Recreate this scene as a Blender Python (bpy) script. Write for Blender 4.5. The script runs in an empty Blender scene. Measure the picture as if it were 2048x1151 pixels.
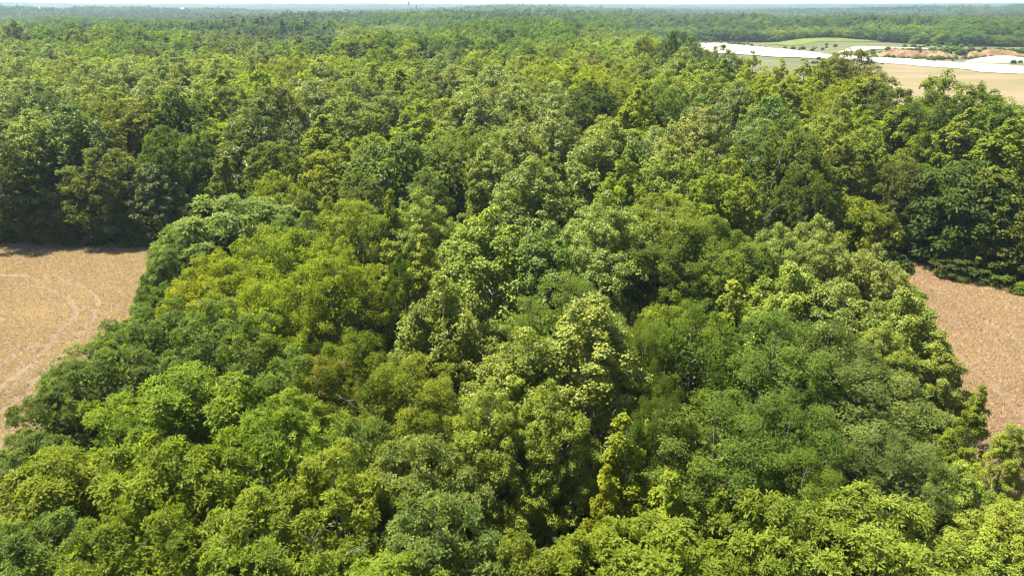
import bpy, math
import numpy as np

# ------------------------------------------------------------------ camera, sky, sun, exposure
scene = bpy.context.scene
COL = scene.collection
R = math.radians

cam_data = bpy.data.cameras.new('camera')
cam = bpy.data.objects.new('camera', cam_data)
COL.objects.link(cam)
CAM_Z = 32.0
PITCH = math.atan((575.5 - 12.0) / 1435.0)
cam.location = (0, 0, CAM_Z)
cam.rotation_euler = (math.pi / 2 - PITCH, 0, 0)
cam_data.sensor_fit = 'HORIZONTAL'
cam_data.sensor_width = 36.0
cam_data.lens = 36.0 * 1435.0 / 2048.0
cam_data.clip_start = 0.5
cam_data.clip_end = 40000
scene.camera = cam

SUN_EL, SUN_AZ = R(64), R(-62)          # azimuth from +Y (the view direction) towards +X
world = bpy.data.worlds.new('World')
scene.world = world
world.use_nodes = True
wn = world.node_tree
wn.nodes.clear()
sky = wn.nodes.new('ShaderNodeTexSky')
sky.sky_type = 'NISHITA'
sky.sun_disc = False
sky.sun_elevation = SUN_EL
sky.sun_rotation = SUN_AZ
sky.altitude = 100
sky.air_density = 1.0
sky.dust_density = 1.6
sky.ozone_density = 1.0
bg = wn.nodes.new('ShaderNodeBackground')
bg.inputs['Strength'].default_value = 0.05
wo = wn.nodes.new('ShaderNodeOutputWorld')
wn.links.new(sky.outputs[0], bg.inputs[0])
wn.links.new(bg.outputs[0], wo.inputs[0])

sd = bpy.data.lights.new('sun', 'SUN')
sd.energy = 5.0
sd.angle = R(0.55)
sd.color = (1.0, 0.94, 0.82)
sun = bpy.data.objects.new('sun', sd)
COL.objects.link(sun)
from mathutils import Vector
sdir = Vector((math.cos(SUN_EL) * math.sin(SUN_AZ), math.cos(SUN_EL) * math.cos(SUN_AZ), math.sin(SUN_EL)))
sun.rotation_euler = sdir.to_track_quat('Z', 'Y').to_euler()
sun.location = (0, 0, 120)

vs = scene.view_settings
vs.view_transform = 'Standard'
vs.look = 'None'
vs.gamma = 1.0
vs.exposure = 2.1
cy = scene.cycles
cy.max_bounces = 5
cy.diffuse_bounces = 2
cy.glossy_bounces = 2
cy.transmission_bounces = 3
cy.transparent_max_bounces = 4
cy.volume_bounces = 0
cy.sample_clamp_indirect = 1.0
cy.use_denoising = True
cy.denoising_prefilter = 'ACCURATE'
cy.use_adaptive_sampling = False
cy.pixel_filter_type = 'BLACKMAN_HARRIS'
cy.filter_width = 1.3

# ------------------------------------------------------------------ helpers
def tag(o, label=None, cat=None, group=None, kind=None):
    if label: o['label'] = label
    if cat: o['category'] = cat
    if group: o['group'] = group
    if kind: o['kind'] = kind
    return o

def link(name, me, parent=None):
    o = bpy.data.objects.new(name, me)
    COL.objects.link(o)
    if parent: o.parent = parent
    return o

def mesh_np(name, verts, faces, mat=None, smooth=False, k=4):
    """verts (n,3), faces (m,k) -> mesh"""
    verts = np.ascontiguousarray(verts, np.float32)
    faces = np.ascontiguousarray(faces, np.int32)
    me = bpy.data.meshes.new(name)
    me.vertices.add(len(verts))
    me.vertices.foreach_set('co', verts.ravel())
    m = len(faces)
    if m:
        k = faces.shape[1]
        me.loops.add(m * k)
        me.loops.foreach_set('vertex_index', faces.ravel())
        me.polygons.add(m)
        me.polygons.foreach_set('loop_start', np.arange(0, m * k, k, dtype=np.int32))
        me.polygons.foreach_set('use_smooth', np.full(m, smooth))
    me.update(calc_edges=True)
    if mat: me.materials.append(mat)
    return me

def nrm(v):
    return v / np.maximum(np.linalg.norm(v, axis=-1, keepdims=True), 1e-9)

def lattice(ix, iy, seed):
    h = (ix * 374761393 + iy * 668265263 + seed * 974634777) & 0x7fffffff
    h = ((h ^ (h >> 13)) * 1274126177) & 0x7fffffff
    return ((h ^ (h >> 16)) & 0xffff) / 65535.0

def vnoise(x, y, scale, seed=0):
    x = np.asarray(x, float) / scale; y = np.asarray(y, float) / scale
    ix = np.floor(x).astype(np.int64); iy = np.floor(y).astype(np.int64)
    fx = x - ix; fy = y - iy
    fx = fx * fx * (3 - 2 * fx); fy = fy * fy * (3 - 2 * fy)
    a = lattice(ix, iy, seed); b = lattice(ix + 1, iy, seed)
    c = lattice(ix, iy + 1, seed); d = lattice(ix + 1, iy + 1, seed)
    return (a * (1 - fx) + b * fx) * (1 - fy) + (c * (1 - fx) + d * fx) * fy

def fbm(x, y, scale, seed=0, oct=3):
    s, amp, tot = 0.0, 1.0, 0.0
    for i in range(oct):
        s = s + amp * vnoise(x, y, scale / 2 ** i, seed + i * 17); tot += amp; amp *= .5
    return s / tot

def inside(px, py, poly):
    px = np.asarray(px, float); py = np.asarray(py, float)
    r = np.zeros(px.shape, bool)
    n = len(poly)
    for i in range(n):
        x0, y0 = poly[i]; x1, y1 = poly[(i + 1) % n]
        if y0 == y1: continue
        c = ((y0 > py) != (y1 > py)) & (px < (x1 - x0) * (py - y0) / (y1 - y0) + x0)
        r ^= c
    return r

def dist_poly(px, py, pts):
    """distance to an open polyline"""
    best = np.full(np.shape(px), 1e9)
    for (x0, y0), (x1, y1) in zip(pts[:-1], pts[1:]):
        dx, dy = x1 - x0, y1 - y0
        t = np.clip(((px - x0) * dx + (py - y0) * dy) / (dx * dx + dy * dy + 1e-9), 0, 1)
        best = np.minimum(best, np.hypot(px - x0 - t * dx, py - y0 - t * dy))
    return best

def smooth(a, b, x):
    t = np.clip((x - a) / (b - a), 0, 1)
    return t * t * (3 - 2 * t)

# ------------------------------------------------------------------ materials
def new_mat(name):
    m = bpy.data.materials.new(name)
    m.use_nodes = True
    nt = m.node_tree
    nt.nodes.clear()
    out = nt.nodes.new('ShaderNodeOutputMaterial')
    return m, nt, out

def N(nt, kind, **kw):
    n = nt.nodes.new(kind)
    for k, v in kw.items(): setattr(n, k, v)
    return n

def leaf_mat(name, source, rough=0.5, spec=0.35, trans=0.34, under=(1.25, 1.2, 1.35)):
    """leaf: colour comes from the tree (object colour or instance colour), varied leaf by leaf"""
    m, nt, out = new_mat(name)
    L = nt.links.new
    if source == 'object':
        oi = N(nt, 'ShaderNodeObjectInfo'); col = oi.outputs['Color']
    else:
        at = N(nt, 'ShaderNodeAttribute', attribute_type='INSTANCER', attribute_name='tcol'); col = at.outputs['Color']
    lv = N(nt, 'ShaderNodeAttribute', attribute_type='GEOMETRY', attribute_name='lv')
    mr = N(nt, 'ShaderNodeMapRange'); mr.inputs['To Min'].default_value = 0.62; mr.inputs['To Max'].default_value = 1.4
    L(lv.outputs['Fac'], mr.inputs['Value'])
    hsv = N(nt, 'ShaderNodeHueSaturation')
    mh = N(nt, 'ShaderNodeMapRange'); mh.inputs['To Min'].default_value = 0.515; mh.inputs['To Max'].default_value = 0.488
    L(lv.outputs['Fac'], mh.inputs['Value'])
    L(col, hsv.inputs['Color']); L(mr.outputs[0], hsv.inputs['Value']); L(mh.outputs[0], hsv.inputs['Hue'])
    geo = N(nt, 'ShaderNodeNewGeometry')
    und = N(nt, 'ShaderNodeMix', data_type='RGBA', blend_type='MULTIPLY')
    und.inputs[0].default_value = 1.0
    und.inputs[7].default_value = (*under, 1)
    L(hsv.outputs[0], und.inputs[6])
    sel = N(nt, 'ShaderNodeMix', data_type='RGBA')
    L(geo.outputs['Backfacing'], sel.inputs[0]); L(hsv.outputs[0], sel.inputs[6]); L(und.outputs[2], sel.inputs[7])
    p = N(nt, 'ShaderNodeBsdfPrincipled')
    p.inputs['Roughness'].default_value = rough
    p.inputs['Specular IOR Level'].default_value = spec
    L(sel.outputs[2], p.inputs['Base Color'])
    tr = N(nt, 'ShaderNodeBsdfTranslucent')
    tc = N(nt, 'ShaderNodeMix', data_type='RGBA', blend_type='MULTIPLY'); tc.inputs[0].default_value = 1.0
    tc.inputs[7].default_value = (1.7, 1.65, 0.75, 1)
    L(hsv.outputs[0], tc.inputs[6]); L(tc.outputs[2], tr.inputs['Color'])
    mx = N(nt, 'ShaderNodeMixShader'); mx.inputs[0].default_value = trans
    L(p.outputs[0], mx.inputs[1]); L(tr.outputs[0], mx.inputs[2]); L(mx.outputs[0], out.inputs['Surface'])
    return m

def rough_mat(name, stops, scale, detail=8, rough=0.9, bump=0.0, bscale=None, bdist=0.05, coord='Object', stretch=(1, 1, 1), spec=0.1):
    m, nt, out = new_mat(name)
    L = nt.links.new
    tc = N(nt, 'ShaderNodeTexCoord'); mp = N(nt, 'ShaderNodeMapping'); mp.inputs['Scale'].default_value = stretch
    L(tc.outputs[coord], mp.inputs[0])
    nz = N(nt, 'ShaderNodeTexNoise'); nz.inputs['Scale'].default_value = scale; nz.inputs['Detail'].default_value = detail
    nz.inputs['Roughness'].default_value = 0.62
    L(mp.outputs[0], nz.inputs['Vector'])
    cr = N(nt, 'ShaderNodeValToRGB')
    e = cr.color_ramp.elements
    e[0].position, e[0].color = stops[0][0], (*stops[0][1], 1)
    e[1].position, e[1].color = stops[-1][0], (*stops[-1][1], 1)
    for pos, c in stops[1:-1]:
        k = e.new(pos); k.color = (*c, 1)
    L(nz.outputs['Fac'], cr.inputs[0])
    p = N(nt, 'ShaderNodeBsdfPrincipled'); p.inputs['Roughness'].default_value = rough
    p.inputs['Specular IOR Level'].default_value = spec
    L(cr.outputs[0], p.inputs['Base Color'])
    if bump:
        nb = N(nt, 'ShaderNodeTexNoise'); nb.inputs['Scale'].default_value = bscale or scale * 4; nb.inputs['Detail'].default_value = 6
        L(mp.outputs[0], nb.inputs['Vector'])
        b = N(nt, 'ShaderNodeBump'); b.inputs['Strength'].default_value = bump; b.inputs['Distance'].default_value = bdist
        L(nb.outputs['Fac'], b.inputs['Height']); L(b.outputs[0], p.inputs['Normal'])
    L(p.outputs[0], out.inputs['Surface'])
    return m

LEAF = leaf_mat('leaf_matte', 'object', rough=0.6, spec=0.15, trans=.48)
LEAF_GLOSS = leaf_mat('leaf_glossy', 'object', rough=0.46, spec=0.34, trans=.44, under=(1.4, 1.35, 1.5))
LEAF_FAR = leaf_mat('leaf_far', 'instance', rough=0.65, spec=0.12, trans=.48)
BARK = rough_mat('bark_grey', [(.3, (.10, .085, .07)), (.7, (.27, .24, .21))], 3, bump=.5, bscale=12, stretch=(1, 1, .25))
BARK_PALE = rough_mat('bark_pale', [(.3, (.20, .18, .16)), (.7, (.46, .43, .40))], 4, bump=.4, bscale=12, stretch=(1, 1, .25))
LITTER = rough_mat('forest_litter', [(.25, (.02, .02, .01)), (.5, (.05, .045, .02)), (.75, (.10, .065, .03))], .35, detail=10, bump=.6, bscale=3)

STRAW = leaf_mat('straw_stalks', 'instance', rough=.7, spec=.15, trans=.25, under=(1, 1, 1))

def wheat_mat(name, ca, cb, cc, seed):
    m, nt, out = new_mat(name)
    L = nt.links.new
    tc = N(nt, 'ShaderNodeTexCoord')
    big = N(nt, 'ShaderNodeTexNoise'); big.inputs['Scale'].default_value = .07; big.inputs['Detail'].default_value = 5
    L(tc.outputs['Object'], big.inputs['Vector'])
    fine = N(nt, 'ShaderNodeTexNoise'); fine.inputs['Scale'].default_value = 4.2; fine.inputs['Detail'].default_value = 5; fine.inputs['Roughness'].default_value = .75
    L(tc.outputs['Object'], fine.inputs['Vector'])
    mp = N(nt, 'ShaderNodeMapping'); mp.inputs['Scale'].default_value = (1, .35, 1); mp.inputs['Rotation'].default_value = (0, 0, seed)
    L(tc.outputs['Object'], mp.inputs[0])
    mid = N(nt, 'ShaderNodeTexNoise'); mid.inputs['Scale'].default_value = .8; mid.inputs['Detail'].default_value = 6; mid.inputs['Distortion'].default_value = 1.2
    L(mp.outputs[0], mid.inputs['Vector'])
    r1 = N(nt, 'ShaderNodeMapRange'); r1.inputs['From Min'].default_value = .32; r1.inputs['From Max'].default_value = .68
    L(big.outputs['Fac'], r1.inputs['Value'])
    m1 = N(nt, 'ShaderNodeMix', data_type='RGBA'); m1.inputs[6].default_value = (*ca, 1); m1.inputs[7].default_value = (*cb, 1)
    L(r1.outputs[0], m1.inputs[0])
    r2 = N(nt, 'ShaderNodeMapRange'); r2.inputs['From Min'].default_value = .55; r2.inputs['From Max'].default_value = .75
    L(mid.outputs['Fac'], r2.inputs['Value'])
    m2 = N(nt, 'ShaderNodeMix', data_type='RGBA'); m2.inputs[7].default_value = (*cc, 1)
    sc = N(nt, 'ShaderNodeMath', operation='MULTIPLY'); sc.inputs[1].default_value = .65
    L(r2.outputs[0], sc.inputs[0]); L(sc.outputs[0], m2.inputs[0]); L(m1.outputs[2], m2.inputs[6])
    r3 = N(nt, 'ShaderNodeMapRange'); r3.inputs['From Min'].default_value = .3; r3.inputs['From Max'].default_value = .7
    r3.inputs['To Min'].default_value = .62; r3.inputs['To Max'].default_value = 1.3  # fine speckle paints shadow between the stalks into the straw colour
    L(fine.outputs['Fac'], r3.inputs['Value'])
    m3 = N(nt, 'ShaderNodeHueSaturation'); L(m2.outputs[2], m3.inputs['Color']); L(r3.outputs[0], m3.inputs['Value'])
    p = N(nt, 'ShaderNodeBsdfPrincipled'); p.inputs['Roughness'].default_value = .85; p.inputs['Specular IOR Level'].default_value = .15
    L(m3.outputs[0], p.inputs['Base Color'])
    b = N(nt, 'ShaderNodeBump'); b.inputs['Strength'].default_value = .9; b.inputs['Distance'].default_value = .14
    L(fine.outputs['Fac'], b.inputs['Height']); L(b.outputs[0], p.inputs['Normal'])
    L(p.outputs[0], out.inputs['Surface'])
    return m

WHEAT_L = wheat_mat('wheat_straw', (.125, .092, .058), (.145, .106, .065), (.168, .126, .076), .4)
WHEAT_R = wheat_mat('wheat_straw_orange', (.115, .078, .046), (.13, .09, .052), (.15, .108, .063), 2.1)
MEADOW = rough_mat('dry_meadow', [(.3, (.085, .088, .036)), (.5, (.135, .108, .058)), (.7, (.175, .135, .082))], .02, stretch=(.7, 1.3, 1), bump=.4, bscale=.8)
SCRUB = rough_mat('scrub_ground', [(.3, (.045, .058, .020)), (.55, (.085, .085, .04)), (.75, (.135, .112, .07))], .05, stretch=(.6, 1.5, 1), bump=.5, bscale=.5)
SAND = rough_mat('white_sand', [(.3, (.27, .24, .19)), (.6, (.36, .33, .28))], .06, bump=.5, bscale=.4, bdist=.6)
BANK = rough_mat('orange_bank', [(.28, (.05, .06, .022)), (.42, (.11, .066, .034)), (.56, (.18, .115, .066)), (.7, (.25, .195, .14))], .16, stretch=(1, 1, .5), bump=.8, bscale=.6, bdist=.8)
GREEN_MOUND = rough_mat('green_mound', [(.3, (.055, .078, .014)), (.7, (.10, .118, .026))], .12, bump=.5, bscale=.7, bdist=.4)
VERGE = rough_mat('grass_verge', [(.3, (.06, .09, .02)), (.7, (.17, .18, .05))], 1.2, bump=.6, bscale=4)
WHITE = rough_mat('white_paint', [(.3, (.72, .73, .73)), (.7, (.80, .80, .79))], .5)
METAL = rough_mat('pale_metal', [(.3, (.55, .56, .57)), (.7, (.66, .67, .68))], 2, rough=.5)
ROOF = rough_mat('pale_roof', [(.3, (.62, .64, .66)), (.7, (.74, .75, .76))], 1, rough=.5)

# ------------------------------------------------------------------ terrain
OPEN = [(70, 232), (86, 330), (150, 735), (240, 712), (318, 640), (352, 575), (420, 545), (560, 535), (900, 560), (900, 150),
        (300, 140), (150, 146), (118, 150), (116, 205), (104, 226), (88, 200), (72, 182), (66, 200)]
BANKLINE = [(236, 512), (262, 500), (284, 494), (312, 500), (345, 494), (380, 497), (430, 505), (520, 520)]
MOUND = (283, 672)

def terrain(x, y):
    x = np.asarray(x, float); y = np.asarray(y, float)
    r = np.hypot(x, y); az = np.arctan2(x, np.maximum(y, 1e-3))
    g = lambda v, s: np.exp(-(v / s) ** 2)
    z = smooth(420, 1000, r) * (fbm(x, y, 520, 5) - .5) * 21 * (1 - .55 * smooth(2200, 3200, r))
    z = z - 6 * g(r - 1500, 350) + 5 * g(r - 2050, 260) - 8 * g(r - 2900, 500)
    z = z + smooth(3600, 5400, r) * (20 + 12 * (fbm(x, y, 1500, 9) - .5))
    z = z + 27 * g(az - .70, .15) * g(r - 2500, 600) + 26 * g(az + .72, .13) * g(r - 5000, 1300)
    # quarry rim: higher ground behind the eroded bank
    bl = np.array(BANKLINE)
    yb = np.interp(x, bl[:, 0], bl[:, 1])
    z = z + 4.2 * smooth(0, 7, y - yb) * smooth(238, 262, x) * (1 - smooth(620, 700, x)) * (1 - smooth(640, 760, y))
    d = ((x - MOUND[0]) / 46) ** 2 + ((y - MOUND[1]) / 30) ** 2
    z = z + 3.2 * np.exp(-d * 1.1)
    return z

def graded(lo, hi, fine_lo, fine_hi, step, grow):
    a = list(np.arange(fine_lo, fine_hi + step / 2, step))
    s, v = step, a[-1]
    while v < hi:
        s *= grow; v += s; a.append(v)
    s, v = step, a[0]; b = []
    while v > lo:
        s *= grow; v -= s; b.append(v)
    return np.array(b[::-1] + a)

def grid_mesh(name, xs, ys, zf, mat, smooth_=True):
    X, Y = np.meshgrid(xs, ys)
    V = np.stack([X, Y, zf(X, Y)], -1).reshape(-1, 3)
    nx, ny = len(xs), len(ys)
    i = (np.arange(ny - 1)[:, None] * nx + np.arange(nx - 1)[None]).ravel()
    F = np.stack([i, i + 1, i + nx + 1, i + nx], -1)
    return mesh_np(name, V, F, mat, smooth_)

gx = graded(-9000, 9000, -60, 460, 10, 1.10)
gy = graded(-300, 11000, -60, 760, 10, 1.09)
tag(link('ground', grid_mesh('ground', gx, gy, terrain, LITTER)), 'wooded ground reaching to the horizon', kind='structure')

def sheet(name, poly, step, off, mat, zf=terrain, rag=0.0):
    p = np.array(poly)
    xs = np.arange(p[:, 0].min() - step, p[:, 0].max() + 2 * step, step)
    ys = np.arange(p[:, 1].min() - step, p[:, 1].max() + 2 * step, step)
    X, Y = np.meshgrid(xs, ys)
    cxs, cys = np.meshgrid(xs[:-1] + step / 2, ys[:-1] + step / 2)
    wx = cxs + (fbm(cxs, cys, 16, 3, 4) - .5) * rag * 2; wy = cys + (fbm(cxs, cys, 16, 8, 4) - .5) * rag * 2.6
    keep = inside(wx, wy, poly).ravel()
    nx = len(xs)
    i = (np.arange(len(ys) - 1)[:, None] * nx + np.arange(nx - 1)[None]).ravel()[keep]
    F = np.stack([i, i + 1, i + nx + 1, i + nx], -1)
    V = np.stack([X, Y, zf(X, Y) + off], -1).reshape(-1, 3)
    used, inv = np.unique(F.ravel(), return_inverse=True)
    return link(name, mesh_np(name, V[used], inv.reshape(-1, 4), mat, True))

tag(sheet('scrub_land', OPEN, 3.0, .25, SCRUB), 'scrubby ground around the sand quarry', kind='structure')
tag(sheet('meadow', [(112, 150), (420, 150), (420, 226), (300, 306), (253, 370), (222, 446), (120, 330), (118, 205)], 3.0, .5, MEADOW, rag=3),
    'tan dry meadow behind the right-hand forest', kind='structure')
SAND_B = [(110, 620), (150, 712), (188, 690), (212, 640), (228, 590), (226, 545), (244, 500), (264, 460), (288, 424), (330, 358), (430, 236), (380, 226), (300, 298),
          (251, 366), (224, 436), (206, 478), (176, 516), (140, 556)]
tag(sheet('sand_flat', SAND_B, 1.5, .8, SAND, rag=7), 'glaring white sand strip running past the meadow and quarry', kind='structure')
SAND_C = [(236, 566), (262, 574), (282, 560), (300, 536), (284, 524), (262, 530), (246, 546)]
tag(sheet('sand_patch', SAND_C, 1.5, .8, SAND, rag=14), 'patchy pale sand among scrub below the grassy mound', kind='structure')
tag(sheet('grassy_mound', [(MOUND[0] + 52 * math.cos(t), MOUND[1] + 34 * math.sin(t)) for t in np.linspace(0, 6.28, 28)[:-1]], 2.0, .6, GREEN_MOUND),
    'low bright green grassy mound behind the white sand', kind='structure')

# eroded bank: ragged faces standing along the quarry rim
def bank_mesh():
    bl = np.array(BANKLINE, float)
    s = np.concatenate([[0], np.cumsum(np.hypot(*np.diff(bl, axis=0).T))])
    t = np.linspace(0, s[-1], 260)
    px = np.interp(t, s, bl[:, 0]); py = np.interp(t, s, bl[:, 1])
    rows = 9
    V = []
    for j in range(rows):
        f = j / (rows - 1)
        gul = (fbm(t, t * 0 + 3, 14, 4) - .5) * 11 * (1 - f * .6) + (fbm(t, t * 0 + j * .7, 4, 6) - .5) * 3.4
        yy = py - 3.5 + f * 7.5 + gul
        zz = f ** .8 * (3.7 + 2.6 * (fbm(t, t * 0, 22, 11) - .5) * 2) * smooth(0, 25, t) + (0.0 if j else -.5)
        V.append(np.stack([px, yy, zz], -1))
    V = np.array(V).reshape(-1, 3)
    n = len(t)
    i = (np.arange(rows - 1)[:, None] * n + np.arange(n - 1)[None]).ravel()
    F = np.stack([i, i + 1, i + n + 1, i + n], -1)
    return mesh_np('bank', V, F, BANK, False)
tag(link('eroded_bank', bank_mesh()), 'orange eroded bank below the far right woods', kind='structure')

# white sand heap and a grass berm at the right end of the strip
def heap(name, cx, cy, rx, ry, h, mat, label, seed):
    xs = np.linspace(-1.15, 1.15, 40)
    X, Y = np.meshgrid(xs, xs)
    d = np.hypot(X, Y)
    z = h * (np.clip(1 - d ** 2, 0, 1) ** .8) * (.75 + .5 * fbm(X, Y, .5, seed)) - .3
    V = np.stack([cx + X * rx, cy + Y * ry, terrain(cx + X * rx, cy + Y * ry) + z + .4], -1).reshape(-1, 3)
    i = (np.arange(39)[:, None] * 40 + np.arange(39)[None]).ravel()
    F = np.stack([i, i + 1, i + 41, i + 40], -1)
    tag(link(name, mesh_np(name, V, F, mat, True)), label, kind='structure')
heap('sand_heap', 306, 464, 26, 7, 3.6, SAND, 'long white sand heap at the right end of the strip', 3)
heap('grass_berm', 332, 432, 36, 14, 2.6, GREEN_MOUND, 'grassy berm in front of the white sand heap', 5)

# ------------------------------------------------------------------ wheat fields with wheel tracks
def wheat_z(X, Y, tracks, seed):
    z = .55 + (fbm(X, Y, 8, seed) - .5) * .16 + (fbm(X, Y, 1.3, seed + 1) - .5) * .08
    z = z - .10 * smooth(.66, .74, fbm(X, Y, 5, seed + 7))
    for w, depth, tr in tracks:
        d = dist_poly(X + (fbm(X, Y, 3, seed + 2) - .5) * .5, Y, tr)
        z = z - depth * (1 - smooth(w * .55, w, d)) + .08 * np.exp(-((d - w * 1.25) / (w * .4)) ** 2)
    return z

def wheat(name, poly, x0, x1, y0, y1, step, tracks, mat, label, seed):
    xs = np.arange(x0, x1, step); ys = np.arange(y0, y1, step)
    X, Y = np.meshgrid(xs, ys)
    z = wheat_z(X, Y, tracks, seed)
    wx = X + (fbm(X, Y, 5, seed + 3) - .5) * 2.2; wy = Y + (fbm(X, Y, 5, seed + 4) - .5) * 2.2
    ins = inside(wx, wy, poly)
    z = np.where(ins, np.maximum(z, .06), .02)
    V = np.stack([X, Y, z], -1).reshape(-1, 3)
    nx = len(xs)
    i = (np.arange(len(ys) - 1)[:, None] * nx + np.arange(nx - 1)[None]).ravel()
    f = ins.ravel()
    F = np.stack([i, i + 1, i + nx + 1, i + nx], -1)
    F = F[f[F].any(1)]
    used, inv = np.unique(F.ravel(), return_inverse=True)
    return tag(link(name, mesh_np(name, V[used], inv.reshape(-1, 4), mat, True)), label, kind='structure')

LFIELD = [(-300, 104), (-110, 100.5), (-73, 98.6), (-60, 97.2), (-47, 96.3), (-42, 90), (-41, 78), (-39, 66), (-36, 56), (-33, 47), (-29, 36), (-25, 20), (-25, 0), (-300, 0)]
RFIELD = [(53, 94), (56.5, 88.5), (60.5, 78.6), (70, 69), (100, 58), (300, 50), (300, 0), (22, 0), (26, 30), (31, 44), (35, 52), (40, 62), (45, 75), (50, 90)]
LT = [(0.27, 0.38, [(-68.0, 84.15), (-64.24, 84.15), (-60.48, 84.15), (-56.1, 83.1), (-52.24, 81.08), (-49.01, 78.03), (-46.98, 75.33), (-45.66, 71.83), (-44.32, 65.61)]), (0.27, 0.38, [(-66.79, 82.42), (-63.09, 82.42), (-59.87, 81.91), (-55.46, 79.77), (-51.39, 76.96), (-48.77, 73.75), (-47.49, 71.3), (-47.17, 68.23), (-45.41, 60.74), (-45.25, 55.56), (-45.29, 50.68)]), (0.27, 0.36, [(-43.72, 62.83), (-42.82, 55.56), (-42.47, 51.37), (-42.27, 46.46)]), (0.3, 0.3, [(-47.87, 65.61), (-48.69, 60.74), (-50.07, 57.36)])]
RT = [(0.27, 0.38, [(50.4, 82.08), (50.51, 80.26), (50.85, 72.1), (51.09, 64.36), (51.41, 57.82)]), (0.27, 0.38, [(47.71, 77.57), (48.14, 71.97), (48.54, 66.54), (49.17, 61.46), (49.76, 55.56)]), (0.3, 0.3, [(43.27, 64.47), (43.02, 58.29), (42.01, 50.68)])]
wheat('wheat_field', LFIELD, -150, -24, 8, 103, .55, LT, WHEAT_L, 'pinkish tan ripe wheat field on the left with curving wheel tracks', 21)
wheat('wheat_field', RFIELD, 22, 135, 8, 96, .5, RT, WHEAT_R, 'orange tan ripe wheat field on the right with straight wheel tracks', 31)

def straw_tuft(seed):
    rng = np.random.default_rng(seed)
    m = 12
    pos = np.stack([rng.normal(0, .13, m), rng.normal(0, .13, m), np.zeros(m)], -1)
    d = nrm(np.array([0, 0, 1.]) + rng.normal(0, .38, (m, 3)))
    n_ = nrm(np.cross(d, rng.normal(size=(m, 3))))
    V = leaf_quads(pos, d, n_, rng.uniform(.16, .30, m), rng.uniform(.025, .045, m), np.full(m, .1))
    me = mesh_np('straw', V, np.arange(m * 4).reshape(m, 4), STRAW)
    me.attributes.new('lv', 'FLOAT', 'FACE').data.foreach_set('value', rng.uniform(0, 1, m).astype(np.float32))
    return me

def strip(name, pts, w, mat, label, z=.03, seed=1):
    p = np.array(pts, float)
    s = np.concatenate([[0], np.cumsum(np.hypot(*np.diff(p, axis=0).T))])
    t = np.arange(0, s[-1], .5)
    px = np.interp(t, s, p[:, 0]); py = np.interp(t, s, p[:, 1])
    tx = np.gradient(px); ty = np.gradient(py); l = np.hypot(tx, ty); nx_, ny_ = -ty / l, tx / l
    rows = [-1, -.4, .2, 1]
    V = []
    for k in rows:
        ww = k * w * (.6 + .8 * fbm(t, t * 0 + k, 6, seed))
        V.append(np.stack([px + nx_ * ww, py + ny_ * ww, z + .25 * (1 - k * k) * fbm(t, t * 0 + k, 1.5, seed + 5)], -1))
    n = len(t)
    V = np.array(V).reshape(-1, 3)
    i = (np.arange(3)[:, None] * n + np.arange(n - 1)[None]).ravel()
    F = np.stack([i, i + 1, i + n + 1, i + n], -1)
    tag(link(name, mesh_np(name, V, F, mat, True)), label, kind='structure')
strip('grass_verge', [(52, 96), (55.2, 92), (58.6, 86), (62.5, 79), (70, 71.5), (84, 65)], 1.1, VERGE, 'grassy strip between the right wheat field and the woods', seed=4)
strip('grass_verge', [(-110, 102), (-73, 100), (-60, 98.7), (-46, 97.6)], .9, VERGE, 'shaded grassy strip along the back of the left wheat field', seed=9)

# ------------------------------------------------------------------ tree meshes
def tube(pts, rad, sides):
    pts = np.asarray(pts, float); rad = np.asarray(rad, float)
    n = len(pts)
    t = nrm(np.gradient(pts, axis=0))
    ref = np.where(np.abs(t[:, 2:3]) > .9, np.array([[1., 0, 0]]), np.array([[0, 0, 1.]]))
    a = nrm(np.cross(t, ref)); b = np.cross(t, a)
    th = np.linspace(0, 2 * math.pi, sides, endpoint=False)
    V = pts[:, None] + rad[:, None, None] * (np.cos(th)[None, :, None] * a[:, None] + np.sin(th)[None, :, None] * b[:, None])
    i = np.arange(n - 1)[:, None] * sides; j = np.arange(sides)[None]; k = (j + 1) % sides
    F = np.stack([i + j, i + k, i + sides + k, i + sides + j], -1).reshape(-1, 4)
    return V.reshape(-1, 3), F

class Joined:
    def __init__(s): s.v, s.f, s.n = [], [], 0
    def add(s, vf):
        s.v.append(vf[0]); s.f.append(vf[1] + s.n); s.n += len(vf[0])
    def mesh(s, name, mat): return mesh_np(name, np.concatenate(s.v), np.concatenate(s.f), mat, True)

#        env    H   R   base lobes lobe_r elong updir tufts leaves  L    W   style     flat material
KINDS = {
 'wal': ('dome', 11, 3.5, .16, 64, .78, .12, .6, 22, 26, .205, .082, 'rosette', .9, 'm'),
 'pop': ('cone', 14, 3.3, .08, 112, .60, .35, .8, 17, 25, .135, .122, 'leaf', 1.0, 'g'),
 'oak': ('dome', 16, 4.0, .12, 96, .80, .12, .6, 19, 20, .19, .11, 'leaf', .95, 'm'),
 'loc': ('dome', 12, 3.6, .14, 92, .58, .60, .45, 17, 15, .24, .09, 'spray', .75, 'm'),
 'fin': ('dome', 13, 3.6, .12, 84, .76, .25, .6, 23, 23, .15, .06, 'leaf', .9, 'm'),
 'spi': ('spire', 14, 2.9, .08, 100, .48, .60, 1.0, 17, 18, .165, .13, 'leaf', 1.0, 'm'),
 'rus': ('dome', 12, 3.4, .16, 80, .66, .40, .45, 22, 21, .14, .06, 'leaf', .75, 'm'),
}

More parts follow.
